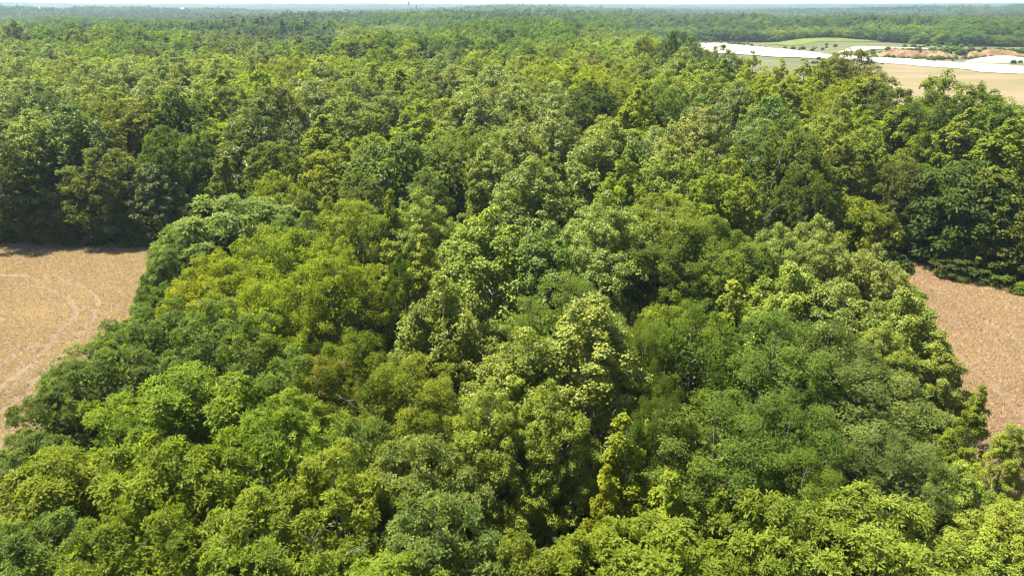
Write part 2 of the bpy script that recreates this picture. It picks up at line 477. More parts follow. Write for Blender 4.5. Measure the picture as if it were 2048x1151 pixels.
def env_r(env, t):
    t = np.asarray(t, float)
    if env == 'dome':
        return np.where(t > .34, np.sqrt(np.maximum(0, 1 - ((t - .34) / .66) ** 2.2)), .62 + .38 * np.sin(t / .34 * 1.571))
    if env == 'cone':
        q = np.clip((t - .24) / .76, 0, 1)
        return np.where(t > .24, (1 - q ** 1.75) ** .8, .66 + .34 * np.sin(t / .24 * 1.571))
    q = np.clip((t - .2) / .8, 0, 1)
    return np.where(t > .2, (1 - q ** 1.15) ** .72, .7 + .3 * t / .2)

def leaf_quads(pos, d, n, L, W, fold):
    s = np.cross(n, d)
    m = pos + d * (L * .48)[:, None]
    V = np.stack([pos, m + s * (W * .5)[:, None] + n * (W * fold)[:, None], pos + d * L[:, None] - n * (L * .10)[:, None], m - s * (W * .5)[:, None] + n * (W * fold)[:, None]], 1)
    return V.reshape(-1, 3)

def make_tree(kind, seed, lod=0, H=None, Rr=None):
    """returns (crown mesh, trunk mesh, H, R); lod 0 near, 1 middle, 2 far"""
    env, H0, R0, cb, nl, lr, el, upd, nt_, nlf, LL, WW, style, flat, mk = KINDS[kind]
    H = H or H0; Rr = Rr or R0
    rng = np.random.default_rng(seed * 977 + sum(map(ord, kind)))
    k = (Rr / R0)
    if lod == 0:
        lr *= k ** .5; nl = int(nl * k ** .95 * (H / H0) ** .5)
    if lod == 1:
        lr *= k ** .55; nl = int(nl * .95 * k ** .75 * (H / H0) ** .5); nt_ = int(nt_ * .9); nlf = max(5, int(nlf * (.36 if kind == 'pop' else .45))); LL *= 1.9; WW *= 1.9
    if lod == 2:
        lr *= 1.3 * k ** .6; nl = int(nl * .5); nt_ = int(nt_ * .55); nlf = max(3, int(nlf * .22)); LL *= 3.4; WW *= 3.6
    lean = rng.normal(0, .05, 2)
    # --- lobes (bough ends): set over the envelope's surface, some inside
    C, RL, AX = [], [], []
    bump = rng.uniform(0, 50, 2)
    top_n = 0
    tries = 0
    cc = np.zeros((0, 3)); rr_ = np.zeros(0)
    while len(C) < nl and tries < nl * 40:
        tries += 1
        t = rng.uniform(0, 1)
        e = float(env_r(env, t))
        if rng.uniform() > e + .12: continue
        th = rng.uniform(0, 6.2832)
        wob_ = .80 + .42 * float(fbm(th / 6.2832 * 6 + bump[0], t * 4 + bump[1], 1.0, seed, 2))
        if env != 'dome' and t > .8: wob_ = 1.0
        rf = e * Rr * wob_
        rl = lr * rng.uniform(.7, 1.3) * (1 - .2 * t)
        rad = max(0.0, rf - rl * .75) * (math.sqrt(rng.uniform(.72, 1.0)) if rng.uniform() > .14 else rng.uniform(.1, .8))
        z = (cb + (1 - cb) * t) * H - rl * (.4 + .5 * t)
        z = max(z + rng.normal(0, .12), cb * H)
        c = np.array([rad * math.cos(th) + lean[0] * z, rad * math.sin(th) + lean[1] * z, z])
        if len(C) and tries < nl * 30:
            dd = np.linalg.norm((cc - c) * [1, 1, 1 / flat], axis=1)
            if (dd < .50 * (rl + rr_)).any(): continue
        out = np.array([math.cos(th), math.sin(th), 0]) * (rad / (rf + .1))
        AX.append(nrm(out + np.array([0, 0, upd * (.35 + .9 * t)]) + rng.normal(0, .14, 3)))
        C.append(c); RL.append(rl)
        cc = np.array(C); rr_ = np.array(RL)
    C = np.array(C); RL = np.array(RL); AX = np.array(AX); n = len(C)
    # --- tufts
    T = n * nt_
    li = np.repeat(np.arange(n), nt_)
    a = AX[li]
    g = rng.normal(size=(T, 3))
    v = nrm(nrm(g) + .5 * a + np.array([0, 0, .18]))
    rr = RL[li] * np.where(rng.uniform(size=T) < .16, rng.uniform(.1, .7, T), rng.uniform(.78, 1.12, T))
    va = (v * a).sum(1, keepdims=True)
    taper = 1 - .45 * el * np.clip(va, 0, 1)
    vv = v * taper + a * va * el * 1.5
    vv[:, 2] *= flat
    tp = C[li] + vv * rr[:, None]
    lobe_var = rng.uniform(-.21, .21, n)
    # --- leaves
    M = T * nlf
    ti = np.repeat(np.arange(T), nlf)
    tr_ = (.30 if style != 'spray' else .34) * (lr / .8) ** .5 * (1.25 if lod == 2 else 1)
    w = nrm(rng.normal(size=(M, 3)))
    tn = nrm(v * .9 + np.array([0, 0, .55]) + rng.normal(0, .22, (T, 3)))
    up = np.array([0, 0, 1.])
    if style == 'rosette':
        # long leaflets spreading star-like from each twig end
        q = nrm(w - (w * tn[ti]).sum(1, keepdims=True) * tn[ti])
        lift = rng.uniform(-.15, .75, M)[:, None]
        d = nrm(q + tn[ti] * lift)
        nn = nrm(tn[ti] - (tn[ti] * d).sum(1, keepdims=True) * d + rng.normal(0, .22, (M, 3)))
        nn = nrm(nn - (nn * d).sum(1, keepdims=True) * d)
        pos = tp[ti] + d * rng.uniform(.0, .16, M)[:, None] * (tr_ / .3) + rng.normal(0, .05, (M, 3))
    else:
        pos = tp[ti] + w * (tr_ * rng.uniform(.25, 1, M) ** .6)[:, None] * np.array([1, 1, .8])
        nn = nrm(.75 * up + .55 * w + .45 * v[ti] + rng.normal(0, .38, (M, 3)))
        q = nrm(rng.normal(size=(M, 3)) + .5 * a[li[ti]] + .6 * w - np.array([0, 0, .25]))
        if style == 'spray':
            q = nrm(q * .6 + a[li[ti]] * .5 + w * .8)
        d = nrm(q - (q * nn).sum(1, keepdims=True) * nn)
    sz = rng.uniform(.7, 1.25, M)
    fold = rng.uniform(.08, .3, M)
    V = leaf_quads(pos, d, nn, LL * sz, WW * sz, fold)
    # oversized dark inner leaves, added to block see-through and skylight within the crown
    nc = 1100 if lod == 0 else 420 if lod == 1 else 110
    tq = rng.uniform(.04, .9, nc); thq = rng.uniform(0, 6.2832, nc)
    rq = env_r(env, tq) * Rr * np.sqrt(rng.uniform(.02, .34, nc))
    zq = (cb + (1 - cb) * tq * .86) * H
    cq = np.stack([rq * np.cos(thq) + lean[0] * zq, rq * np.sin(thq) + lean[1] * zq, zq], -1)
    nq = nrm(rng.normal(size=(nc, 3)) + np.array([0, 0, .6])); dq = nrm(np.cross(nq, rng.normal(size=(nc, 3))))
    cs = Rr * (.085 if lod == 0 else .17 if lod == 1 else .3)
    V = np.concatenate([V, leaf_quads(cq - dq * cs * .5, dq, nq, cs * rng.uniform(.7, 1.3, nc), cs * .7 * rng.uniform(.7, 1.3, nc), np.full(nc, .1))])
    M_all = M + nc
    F = np.arange(M_all * 4).reshape(M_all, 4)
    mat = LEAF_FAR if lod == 2 else (LEAF_GLOSS if mk == 'g' else LEAF)
    crown = mesh_np('crown', V, F, mat)
    at = crown.attributes.new('lv', 'FLOAT', 'FACE')
    tuft_var = rng.uniform(-.14, .14, T)
    lv = np.clip(.5 + lobe_var[li[ti]] + tuft_var[ti] + rng.normal(0, .16, M), 0, 1)
    lv = np.concatenate([lv, rng.uniform(.2, .6, nc)])  # added inner leaves: interior shade put into a darker leaf tone
    at.data.foreach_set('value', lv.astype(np.float32))
    # --- trunk and limbs
    J = Joined()
    zt = np.linspace(-.3, .93 * H, 9)
    r0 = .018 * H
    wob = np.cumsum(rng.normal(0, .05, (9, 2)), 0)
    axis = np.stack([lean[0] * zt + wob[:, 0], lean[1] * zt + wob[:, 1], zt], -1)
    J.add(tube(axis, r0 * (1 - .92 * np.linspace(0, 1, 9) ** .9) * np.where(zt < .5, 1.25, 1), 7 if lod == 0 else 4))
    if lod < 2:
        for i in range(0, n, 2 if lod == 0 else 4):
            c = C[i]; rad = math.hypot(c[0], c[1])
            za = max(.06 * H, c[2] - (.55 + .5 * upd) * rad - .4)
            za = min(za, .9 * H)
            b = np.array([np.interp(za, zt, axis[:, 0]), np.interp(za, zt, axis[:, 1]), za])
            mid = b * .5 + c * .5 + np.array([0, 0, -.12 * rad]) + rng.normal(0, .08, 3)
            pts = np.array([b, b * .25 + mid * .5 + c * .25 - [0, 0, .04 * rad], mid * .4 + c * .6, c])
            rb = np.interp(za, zt, np.linspace(r0, r0 * .1, 9)) * .42
            J.add(tube(pts, [rb, rb * .75, rb * .5, rb * .2], 4))
    trunk = J.mesh('trunk', BARK_PALE if kind in ('pop', 'spi') else BARK)
    return crown, trunk, H, Rr

COLS = {
 'lime': (.165, .190, .007), 'gold': (.170, .192, .013), 'yg': (.140, .170, .015), 'ygl': (.180, .202, .020), 'ygs': (.145, .175, .020),
 'ygw': (.122, .165, .020), 'ygw2': (.130, .158, .016), 'ygw3': (.140, .175, .027), 'olw': (.130, .150, .018),
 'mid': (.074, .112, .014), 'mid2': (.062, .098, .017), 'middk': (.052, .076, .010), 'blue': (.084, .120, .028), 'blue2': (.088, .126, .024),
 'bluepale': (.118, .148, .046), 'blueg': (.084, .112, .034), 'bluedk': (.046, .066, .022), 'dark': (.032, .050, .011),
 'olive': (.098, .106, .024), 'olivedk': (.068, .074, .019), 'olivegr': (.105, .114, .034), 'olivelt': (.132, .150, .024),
 'pale': (.136, .166, .034), 'paler': (.152, .180, .052), 'paleb': (.148, .176, .038), 'palb2': (.144, .174, .028), 'cream': (.160, .180, .050),
 'rust': (.122, .138, .011),
}

for k_ in COLS:
    COLS[k_] = tuple(.78 * a_ + .22 * m_ for a_, m_ in zip(COLS[k_], (.130, .160, .012))); COLS[k_] = (COLS[k_][0] * .94, COLS[k_][1], COLS[k_][2] * .75)

NEAR = {'wal': [(11, 3.5)] * 2 + [(11, 5.2)] * 2 + [(7, 3.4)], 'pop': [(14, 3.2), (14, 4.2), (14, 5.6), (13, 6.4), (9, 3.6)], 'oak': [(13, 4.2), (13.5, 5.6)],
        'loc': [(12, 5.0), (12.5, 6.6)], 'fin': [(13, 5.0), (12, 3.8)], 'spi': [(13.5, 2.4), (13, 2.7), (10, 1.7), (10, 2.2)], 'rus': [(12.5, 3.3), (12, 3.0)]}
MIDL = {'pop': [(20, 5.4)] * 2 + [(20, 7.2)] * 2, 'oak': [(19, 5.6)] * 2 + [(20, 7.6)] * 2 + [(9, 5.0), (14, 4.0)],
        'spi': [(19, 5.2)] * 2 + [(20, 6.8), (16, 3.4)], 'loc': [(8, 5.5)], 'fin': [(7, 4.6)]}
MID_DIM = {'pop': (20, 4.6), 'oak': (19, 5.0), 'spi': (20, 4.2)}
LIB = {}
for kd, dims in NEAR.items():
    LIB[(kd, 0)] = [make_tree(kd, i + 1, 0, *d_) for i, d_ in enumerate(dims)]
for kd, dims in MIDL.items():
    LIB[(kd, 1)] = [make_tree(kd, i + 50, 1, *d_) for i, d_ in enumerate(dims)]

# ------------------------------------------------------------------ single trees: x, y, height, crown width, kind, level of detail, variant, turn, colour, label
NAMES = {'wal': 'walnut_tree', 'pop': 'poplar_tree', 'oak': 'oak_tree', 'loc': 'locust_tree', 'fin': 'willow_oak_tree', 'spi': 'sweetgum_tree', 'rus': 'fine_leaved_tree'}
TREES = [
 (-79.86, 124.35, 20, 16.8, 'oak', 1, 7, 'bluedk', 'flat-topped dark blue-green oak at the left edge, high above the wheat', 'trees of the forest behind the fields'),
 (-67.32, 102.55, 19, 15.2, 'pop', 1, 18, 'yg', 'yellow-green leafy poplar below the flat-topped oak at the left edge', 'trees of the forest behind the fields'),
 (-62.07, 105.22, 19.5, 15.6, 'pop', 1, 17, 'mid', 'mid-green poplar squeezed beside the tall brownish olive oak', 'trees of the forest behind the fields'),
 (-59.14, 110.84, 20, 16.8, 'oak', 1, 4, 'olive', 'tall brownish olive oak standing above the left wheat field', 'trees of the forest behind the fields'),
 (-54.16, 116.48, 20, 16.8, 'oak', 1, 11, 'dark', 'broad dark green oak just behind the brownish olive oak', 'trees of the forest behind the fields'),
 (-49.71, 104.14, 16, 10.46, 'oak', 1, 19, 'mid', 'round bottle-green crown tucked under the broad dark green oak', 'trees of the forest behind the fields'),
 (-49.35, 99.0, 12.0, 9.6, 'pop', 1, 15, 'middk', 'conical layered green tree at the wheat edge beside the round grove', 'trees of the forest behind the fields'),
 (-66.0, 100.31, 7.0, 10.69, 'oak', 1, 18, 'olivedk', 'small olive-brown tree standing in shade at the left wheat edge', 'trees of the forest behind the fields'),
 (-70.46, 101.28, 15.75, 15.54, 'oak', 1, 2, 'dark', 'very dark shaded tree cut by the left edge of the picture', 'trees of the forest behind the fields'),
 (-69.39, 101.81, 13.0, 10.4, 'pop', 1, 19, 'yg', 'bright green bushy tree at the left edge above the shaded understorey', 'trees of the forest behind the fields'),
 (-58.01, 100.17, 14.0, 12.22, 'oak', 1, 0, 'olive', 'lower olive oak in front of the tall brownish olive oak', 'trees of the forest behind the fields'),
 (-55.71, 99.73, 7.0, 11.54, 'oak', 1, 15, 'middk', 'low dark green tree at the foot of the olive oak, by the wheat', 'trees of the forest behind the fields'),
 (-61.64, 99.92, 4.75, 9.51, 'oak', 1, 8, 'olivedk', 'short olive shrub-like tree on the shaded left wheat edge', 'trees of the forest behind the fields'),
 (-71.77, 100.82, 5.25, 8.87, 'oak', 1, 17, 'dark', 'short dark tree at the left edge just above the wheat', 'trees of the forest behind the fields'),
 (-44.89, 103.22, 16, 7.32, 'oak', 1, 7, 'blue', 'small blue-green crown between the dark oak and the glossy poplar', 'trees of the forest behind the fields'),
 (-36.96, 88.45, 15, 6.27, 'spi', 1, 6, 'rust', 'narrow yellow-brown vine-covered tree above the round blue-green grove', 'trees of the grove between the wheat fields'),
 (-38.96, 105.71, 20, 16.0, 'pop', 1, 15, 'middk', 'glossy dark green poplar right of the broad dark green oak', 'trees of the forest behind the fields'),
 (-33.73, 77.52, 12, 5.93, 'oak', 1, 17, 'dark', 'dark shaded tree between the conical tree and the round grove', 'trees of the grove between the wheat fields'),
 (-156.12, 235.4, 21, 16.8, 'pop', 1, 17, 'pale', 'silvery green poplar at the left edge under the far woods', 'trees of the forest behind the fields'),
 (-146.76, 241.88, 21, 16.8, 'pop', 1, 15, 'paler', 'broad silvery white-leaved poplar near the upper left corner', 'trees of the forest behind the fields'),
 (-91.93, 139.31, 20, 16.0, 'pop', 1, 12, 'paler', 'pale silver poplar just behind the flat-topped blue-green oak', 'trees of the forest behind the fields'),
 (-93.45, 164.38, 21, 16.8, 'pop', 1, 4, 'pale', 'pale green poplar right of the broad silvery poplar', 'trees of the forest behind the fields'),
 (-130.46, 235.4, 21, 16.8, 'oak', 1, 7, 'yg', 'yellow-green crown behind the pale poplars near the upper left', 'trees of the forest behind the fields'),
 (-88.52, 170.86, 21, 16.8, 'pop', 1, 4, 'paler', 'silvery poplar with two pale heads behind the brownish olive oak', 'trees of the forest behind the fields'),
 (-69.66, 143.61, 20, 16.0, 'pop', 1, 16, 'paler', 'small silvery poplar directly behind the broad dark green oak', 'trees of the forest behind the fields'),
 (-134.11, 271.73, 21, 16.8, 'oak', 1, 12, 'mid', 'rounded mid-green crown behind the two-headed silvery poplar', 'trees of the forest behind the fields'),
 (-96.23, 212.57, 21, 16.8, 'pop', 1, 0, 'pale', 'grey-green poplar behind the small silvery poplar', 'trees of the forest behind the fields'),
 (-125.08, 291.84, 22, 16.8, 'oak', 1, 2, 'lime', 'bright rounded lime crown standing against the dark far woods', 'trees of the forest behind the fields'),
 (-54.79, 129.58, 20, 12.99, 'pop', 1, 5, 'pale', 'pale poplar wedged left of the lime-yellow stand', 'trees of the forest behind the fields'),
 (-72.23, 181.59, 21, 16.8, 'pop', 1, 18, 'yg', 'yellow-green poplar behind the lime-yellow stand', 'trees of the forest behind the fields'),
 (-54.56, 139.31, 20, 15.53, 'spi', 1, 1, 'lime', 'left crown of the lime-yellow stand behind the glossy poplar', 'trees of the forest behind the fields'),
 (-52.63, 150.34, 20.5, 16.4, 'spi', 1, 9, 'lime', 'tallest crown of the lime-yellow stand behind the glossy poplar', 'trees of the forest behind the fields'),
 (-47.52, 117.84, 18, 10.29, 'spi', 1, 0, 'lime', 'lowest lime crown sliding down beside the glossy dark green poplar', 'trees of the forest behind the fields'),
 (-77.35, 232.68, 22, 16.8, 'pop', 1, 8, 'pale', 'pale pointed poplar top rising above the lime-yellow stand', 'trees of the forest behind the fields'),
 (-61.03, 210.02, 21, 16.8, 'spi', 1, 15, 'lime', 'lime green crown right of the pale pointed poplar top', 'trees of the forest behind the fields'),
 (-40.42, 129.58, 20, 11.96, 'oak', 1, 19, 'olive', 'olive green crown right of the lime-yellow stand', 'trees of the forest behind the fields'),
 (-36.74, 137.25, 20, 16.0, 'pop', 1, 12, 'paler', 'pale glinting poplar above the large yellow-green maple', 'trees of the forest behind the fields'),
 (-43.02, 177.87, 21, 16.8, 'pop', 1, 13, 'yg', 'light green poplar behind the pale glinting poplar', 'trees of the forest behind the fields'),
 (-31.66, 167.56, 21, 16.8, 'pop', 1, 12, 'yg', 'yellow-green poplar behind the grey-blue oak', 'trees of the forest behind the fields'),
 (-24.13, 115.46, 19.5, 14.47, 'oak', 1, 18, 'bluepale', 'grey-blue rounded oak between the pale poplar and the golden tree', 'trees of the forest behind the fields'),
 (-36.12, 203.11, 22, 16.8, 'oak', 1, 14, 'mid', 'mid-green crown high behind the grey-blue rounded oak', 'trees of the forest behind the fields'),
 (-22.06, 150.56, 20, 16.0, 'spi', 1, 4, 'yg', 'yellow-green crown just behind the golden tree', 'trees of the forest behind the fields'),
 (-15.86, 111.91, 19, 15.2, 'spi', 1, 11, 'gold', 'golden yellow-green tree glowing among the green poplars', 'trees of the forest behind the fields'),
 (-21.01, 110.2, 17, 3.12, 'spi', 1, 3, 'gold', 'small golden sapling top beside the grey-blue rounded oak', 'trees of the forest behind the fields'),
 (-19.57, 191.58, 21, 16.8, 'pop', 1, 1, 'pale', 'pale poplar with upright head beyond the golden tree', 'trees of the forest behind the fields'),
 (-13.01, 164.04, 20.5, 16.4, 'pop', 1, 4, 'paler', 'whitish poplar right of the golden tree, further back', 'trees of the forest behind the fields'),
 (-7.08, 125.19, 20, 16.0, 'pop', 1, 15, 'pale', 'large pale poplar right of the golden tree', 'trees of the forest behind the fields'),
 (-4.19, 161.31, 21, 16.74, 'pop', 1, 6, 'paler', 'silver poplar with bright top behind the large pale poplar', 'trees of the forest behind the fields'),
 (1.4, 191.58, 21, 16.8, 'pop', 1, 8, 'yg', 'yellow-green poplar left of the far clearing behind the silver tops', 'trees of the forest behind the fields'),
 (7.69, 175.17, 20.5, 16.8, 'oak', 1, 13, 'lime', 'olive-lime crown behind the twin silver poplars', 'trees of the forest behind the fields'),
 (14.99, 171.85, 20.5, 16.4, 'spi', 1, 9, 'lime', 'lime crown behind the dark round oak in the centre', 'trees of the forest behind the fields'),
 (3.07, 126.91, 20, 16.0, 'pop', 1, 13, 'paler', 'left one of the twin silver poplars in the middle of the forest', 'trees of the forest behind the fields'),
 (7.45, 125.94, 20.5, 13.11, 'pop', 1, 16, 'paler', 'right one of the twin silver poplars in the middle of the forest', 'trees of the forest behind the fields'),
 (15.56, 127.79, 20, 13.88, 'oak', 1, 12, 'dark', 'dark round oak among pale poplars above the centre', 'trees of the forest behind the fields'),
 (23.6, 185.96, 20.5, 16.4, 'spi', 1, 18, 'lime', 'broad yellow-lime crown behind the dark round oak', 'trees of the forest behind the fields'),
 (6.7, 102.55, 19, 15.2, 'pop', 1, 11, 'paler', 'biggest whitish poplar in front of the twin silver poplars', 'trees of the forest behind the fields'),
 (11.12, 94.97, 18.5, 13.32, 'pop', 1, 17, 'pale', 'pale poplar on the right shoulder of the biggest whitish poplar', 'trees of the grove between the wheat fields'),
 (0.4, 96.2, 18, 12.3, 'pop', 1, 18, 'pale', 'pale poplar on the left shoulder of the biggest whitish poplar', 'trees of the grove between the wheat fields'),
 (19.26, 118.33, 19.5, 12.47, 'spi', 1, 13, 'lime', 'dense lime crown right of the dark round oak', 'trees of the forest behind the fields'),
 (24.91, 129.58, 20, 15.51, 'oak', 1, 18, 'mid', 'leafy mid-green crown behind the creamy poplar', 'trees of the forest behind the fields'),
 (45.12, 203.11, 22, 16.8, 'pop', 1, 7, 'pale', 'large pale green poplar left of the white sand strip', 'trees of the forest behind the fields'),
 (32.26, 182.88, 21.5, 16.8, 'pop', 1, 10, 'yg', 'yellow-green poplar left of the large pale poplar by the sand', 'trees of the forest behind the fields'),
 (65.67, 307.02, 23, 16.8, 'oak', 1, 0, 'dark', 'dark green oak at the left end of the white sand strip', 'trees of the forest behind the fields'),
 (27.5, 107.04, 19, 15.2, 'pop', 1, 8, 'cream', 'creamy pale poplar right of centre in the upper forest', 'trees of the forest behind the fields'),
 (21.95, 99.9, 18, 8.31, 'pop', 1, 19, 'cream', 'small creamy poplar head left of the larger creamy poplar', 'trees of the forest behind the fields'),
 (39.82, 131.42, 20, 12.68, 'pop', 1, 5, 'bluepale', 'bluish pale narrow poplar behind the creamy poplar', 'trees of the forest behind the fields'),
 (45.52, 164.38, 21, 15.25, 'spi', 1, 10, 'yg', 'slim yellow-green spire below the white sand strip', 'trees of the forest behind the fields'),
 (58.68, 208.42, 22, 16.8, 'oak', 1, 17, 'mid', 'mid-green crown overlapping the left part of the white sand strip', 'trees of the forest behind the fields'),
 (37.74, 144.29, 20.5, 15.48, 'pop', 1, 18, 'yg', 'yellow-green poplar behind the bluish narrow poplar', 'trees of the forest behind the fields'),
 (61.06, 185.46, 21, 16.8, 'spi', 1, 18, 'lime', 'bright lime spire directly under the white sand strip', 'trees of the forest behind the fields'),
 (43.64, 129.58, 20, 14.2, 'spi', 1, 3, 'lime', 'lime poplar front left of the bright lime group', 'trees of the forest behind the fields'),
 (57.62, 156.91, 21, 16.8, 'spi', 1, 6, 'lime', 'lime poplar in the middle of the bright lime group', 'trees of the forest behind the fields'),
 (64.57, 161.31, 21, 16.8, 'spi', 1, 18, 'lime', 'lime poplar with twin tips left of the big olive oak', 'trees of the forest behind the fields'),
 (49.98, 131.42, 20, 16.0, 'spi', 1, 8, 'yg', 'pale lime crown in front of the bright lime group', 'trees of the forest behind the fields'),
 (65.61, 152.74, 21, 16.8, 'spi', 1, 9, 'lime', 'tall lime poplar directly in front of the big olive oak', 'trees of the forest behind the fields'),
 (61.34, 134.98, 19.5, 13.69, 'spi', 1, 3, 'lime', 'lime poplar on the right flank of the bright lime group', 'trees of the forest behind the fields'),
 (68.94, 168.6, 22, 12.46, 'oak', 1, 2, 'olive', 'small olive crown left of the big olive oak by the quarry', 'trees of the forest behind the fields'),
 (82.14, 183.59, 22.5, 19.0, 'oak', 1, 15, 'olivegr', 'big olive-grey oak standing up against the pale quarry sand', 'trees of the forest behind the fields'),
 (64.28, 133.51, 20.5, 10.15, 'oak', 1, 15, 'olivegr', 'slim olive oak under the right side of the big olive-grey oak', 'trees of the forest behind the fields'),
 (42.06, 119.36, 19, 15.2, 'pop', 1, 2, 'mid', 'mid-green poplar with pale tips below the bright lime group', 'trees of the forest behind the fields'),
 (67.47, 134.71, 19, 11.8, 'oak', 1, 11, 'mid', 'green crown with one knob right of the big olive-grey oak', 'trees of the forest behind the fields'),
 (57.56, 110.55, 18.5, 12.97, 'spi', 1, 2, 'yg', 'layered yellow-green crown left of the dark round forest oak', 'trees of the forest behind the fields'),
 (62.81, 110.84, 20, 14.98, 'oak', 1, 13, 'dark', 'dark round oak in front of the tan meadow', 'trees of the forest behind the fields'),
 (70.81, 119.2, 22.5, 12.2, 'oak', 1, 4, 'olivelt', 'open airy oak rising before the tan meadow at right', 'trees of the forest behind the fields'),
 (74.37, 117.14, 21, 6.79, 'oak', 1, 0, 'olivelt', 'slim airy tree beside the open airy oak', 'trees of the forest behind the fields'),
 (75.15, 112.2, 20, 11.9, 'oak', 1, 9, 'mid', 'green tree with tufted tips at the right edge by the meadow', 'trees of the forest behind the fields'),
 (55.41, 114.65, 18, 8.84, 'spi', 1, 13, 'lime', 'small lime crown under the slim olive oak', 'trees of the forest behind the fields'),
 (35.84, 95.32, 18, 16.05, 'oak', 1, 13, 'middk', 'large dark green tree at the back of the peninsula, right side', 'trees of the grove between the wheat fields'),
 (46.2, 98.22, 18.5, 12.58, 'spi', 1, 3, 'olivelt', 'columnar olive-green tree with a rounded tip in dark surroundings', 'trees of the forest behind the fields'),
 (45.1, 103.72, 15.5, 6.57, 'spi', 1, 1, 'yg', 'slim pale side stem left of the columnar olive-green tree', 'trees of the forest behind the fields'),
 (36.24, 86.68, 14, 8.4, 'oak', 1, 19, 'middk', 'shaded green tree between the large dark tree and the columnar one', 'trees of the grove between the wheat fields'),
 (63.79, 103.24, 18.5, 14.8, 'spi', 1, 19, 'olivelt', 'large olive-yellow tree above the dark spruce-like mass at right', 'trees of the forest behind the fields'),
 (64.71, 96.2, 18, 14.4, 'spi', 1, 1, 'yg', 'yellow-green tree at the right edge under the tufted tree', 'trees of the forest behind the fields'),
 (58.14, 101.78, 16.5, 10.88, 'spi', 1, 12, 'yg', 'yellowish tree with several tips below the dark meadow oak', 'trees of the forest behind the fields'),
 (58.2, 90.36, 14, 14.89, 'oak', 1, 18, 'bluedk', 'dark blue-green tree above the right wheat field', 'trees of the forest behind the fields'),
 (50.72, 93.59, 13.75, 7.27, 'oak', 1, 10, 'olivedk', 'olive tree with reddish flower heads left of the dark blue-green tree', 'trees of the grove between the wheat fields'),
 (60.57, 86.68, 14, 11.2, 'spi', 1, 17, 'olivelt', 'olive-green tree at the right edge above the wheat', 'trees of the forest behind the fields'),
 (55.11, 95.11, 12.25, 8.39, 'oak', 1, 8, 'middk', 'mid-green tree between the reddish-headed tree and the dark blue-green one', 'trees of the forest behind the fields'),
 (42.03, 94.68, 9.5, 11.38, 'loc', 1, 16, 'mid', 'low layered bright green tree behind the silver-tipped poplar', 'trees of the grove between the wheat fields'),
 (45.55, 90.43, 9, 10.13, 'loc', 1, 7, 'yg', 'low spreading yellow-green tree at the end of the right field', 'trees of the grove between the wheat fields'),
 (53.3, 96.77, 5.25, 11.17, 'loc', 1, 1, 'mid', 'low feathery green tree at the inner corner of the right field', 'trees of the forest behind the fields'),
 (56.55, 92.34, 4.75, 8.99, 'fin', 1, 9, 'bluedk', 'feathery blue-grey bush at the head of the right wheat field', 'trees of the forest behind the fields'),
 (57.47, 91.72, 8.0, 10.14, 'oak', 1, 0, 'bluedk', 'dark bush below the dark blue-green tree by the wheat', 'trees of the forest behind the fields'),
 (60.21, 86.57, 7.75, 10.01, 'oak', 1, 2, 'middk', 'dark green edge tree at the right, above the wheat corner', 'trees of the forest behind the fields'),
 (61.69, 83.07, 4.0, 10.89, 'loc', 1, 3, 'middk', 'low dark bush with flat sprays at the right edge by the wheat', 'trees of the forest behind the fields'),
 (56.97, 84.79, 3.5, 7.91, 'oak', 1, 19, 'dark', 'low dark shrub on the shaded edge of the right wheat field', 'trees of the forest behind the fields'),
 (62.2, 85.27, 10, 8.41, 'oak', 1, 17, 'olive', 'olive tree cut by the right edge halfway up the forest wall', 'trees of the forest behind the fields'),
 (-27.19, 103.47, 17.5, 14.0, 'spi', 1, 1, 'yg', 'large yellow-green maple-like tree left of the dark dome oak', 'trees of the forest behind the fields'),
 (-30.11, 96.43, 16, 9.98, 'oak', 1, 6, 'mid', 'rounded fresh-green crown on the left of the large yellow-green maple', 'trees of the grove between the wheat fields'),
 (-21.82, 91.09, 15, 10.22, 'oak', 1, 13, 'yg', 'light green rounded crown in front of the large yellow-green maple', 'trees of the grove between the wheat fields'),
 (-14.85, 91.92, 17, 16.8, 'oak', 1, 9, 'blue', 'broad dark blue-green dome oak behind the grove', 'trees of the grove between the wheat fields'),
 (-17.11, 82.86, 14.5, 7.59, 'oak', 1, 19, 'blue', 'smaller blue-green crown under the left side of the dark dome oak', 'trees of the grove between the wheat fields'),
 (-6.82, 93.55, 17.5, 11.57, 'oak', 1, 8, 'olive', 'flat-topped olive oak right of the dark dome oak', 'trees of the grove between the wheat fields'),
 (-9.25, 82.86, 14.5, 6.65, 'oak', 1, 4, 'blue', 'blue-green crown under the right side of the dark dome oak', 'trees of the grove between the wheat fields'),
 (-1.5, 90.4, 17, 10.54, 'pop', 1, 1, 'pale', 'pale poplar right of the flat-topped olive oak', 'trees of the grove between the wheat fields'),
 (5.73, 85.73, 16, 9.04, 'spi', 1, 10, 'yg', 'yellow-green crown right of the tall glossy poplar', 'trees of the grove between the wheat fields'),
 (10.34, 90.37, 17.5, 11.65, 'pop', 1, 10, 'pale', 'pale poplar above the centre of the grove', 'trees of the grove between the wheat fields'),
 (16.1, 95.21, 17.5, 12.35, 'pop', 1, 11, 'pale', 'pale bright-tipped poplar left of the small creamy head', 'trees of the grove between the wheat fields'),
 (19.28, 87.95, 16.5, 11.56, 'pop', 1, 4, 'pale', 'pale poplar in front of the creamy poplar', 'trees of the grove between the wheat fields'),
 (12.46, 82.64, 16, 10.76, 'spi', 1, 12, 'yg', 'olive-lime crown in front of the pale bright-tipped poplar', 'trees of the grove between the wheat fields'),
 (23.12, 86.26, 16.5, 10.42, 'pop', 1, 12, 'yg', 'leafy light green poplar left of the yellow tree by the dark gap', 'trees of the grove between the wheat fields'),
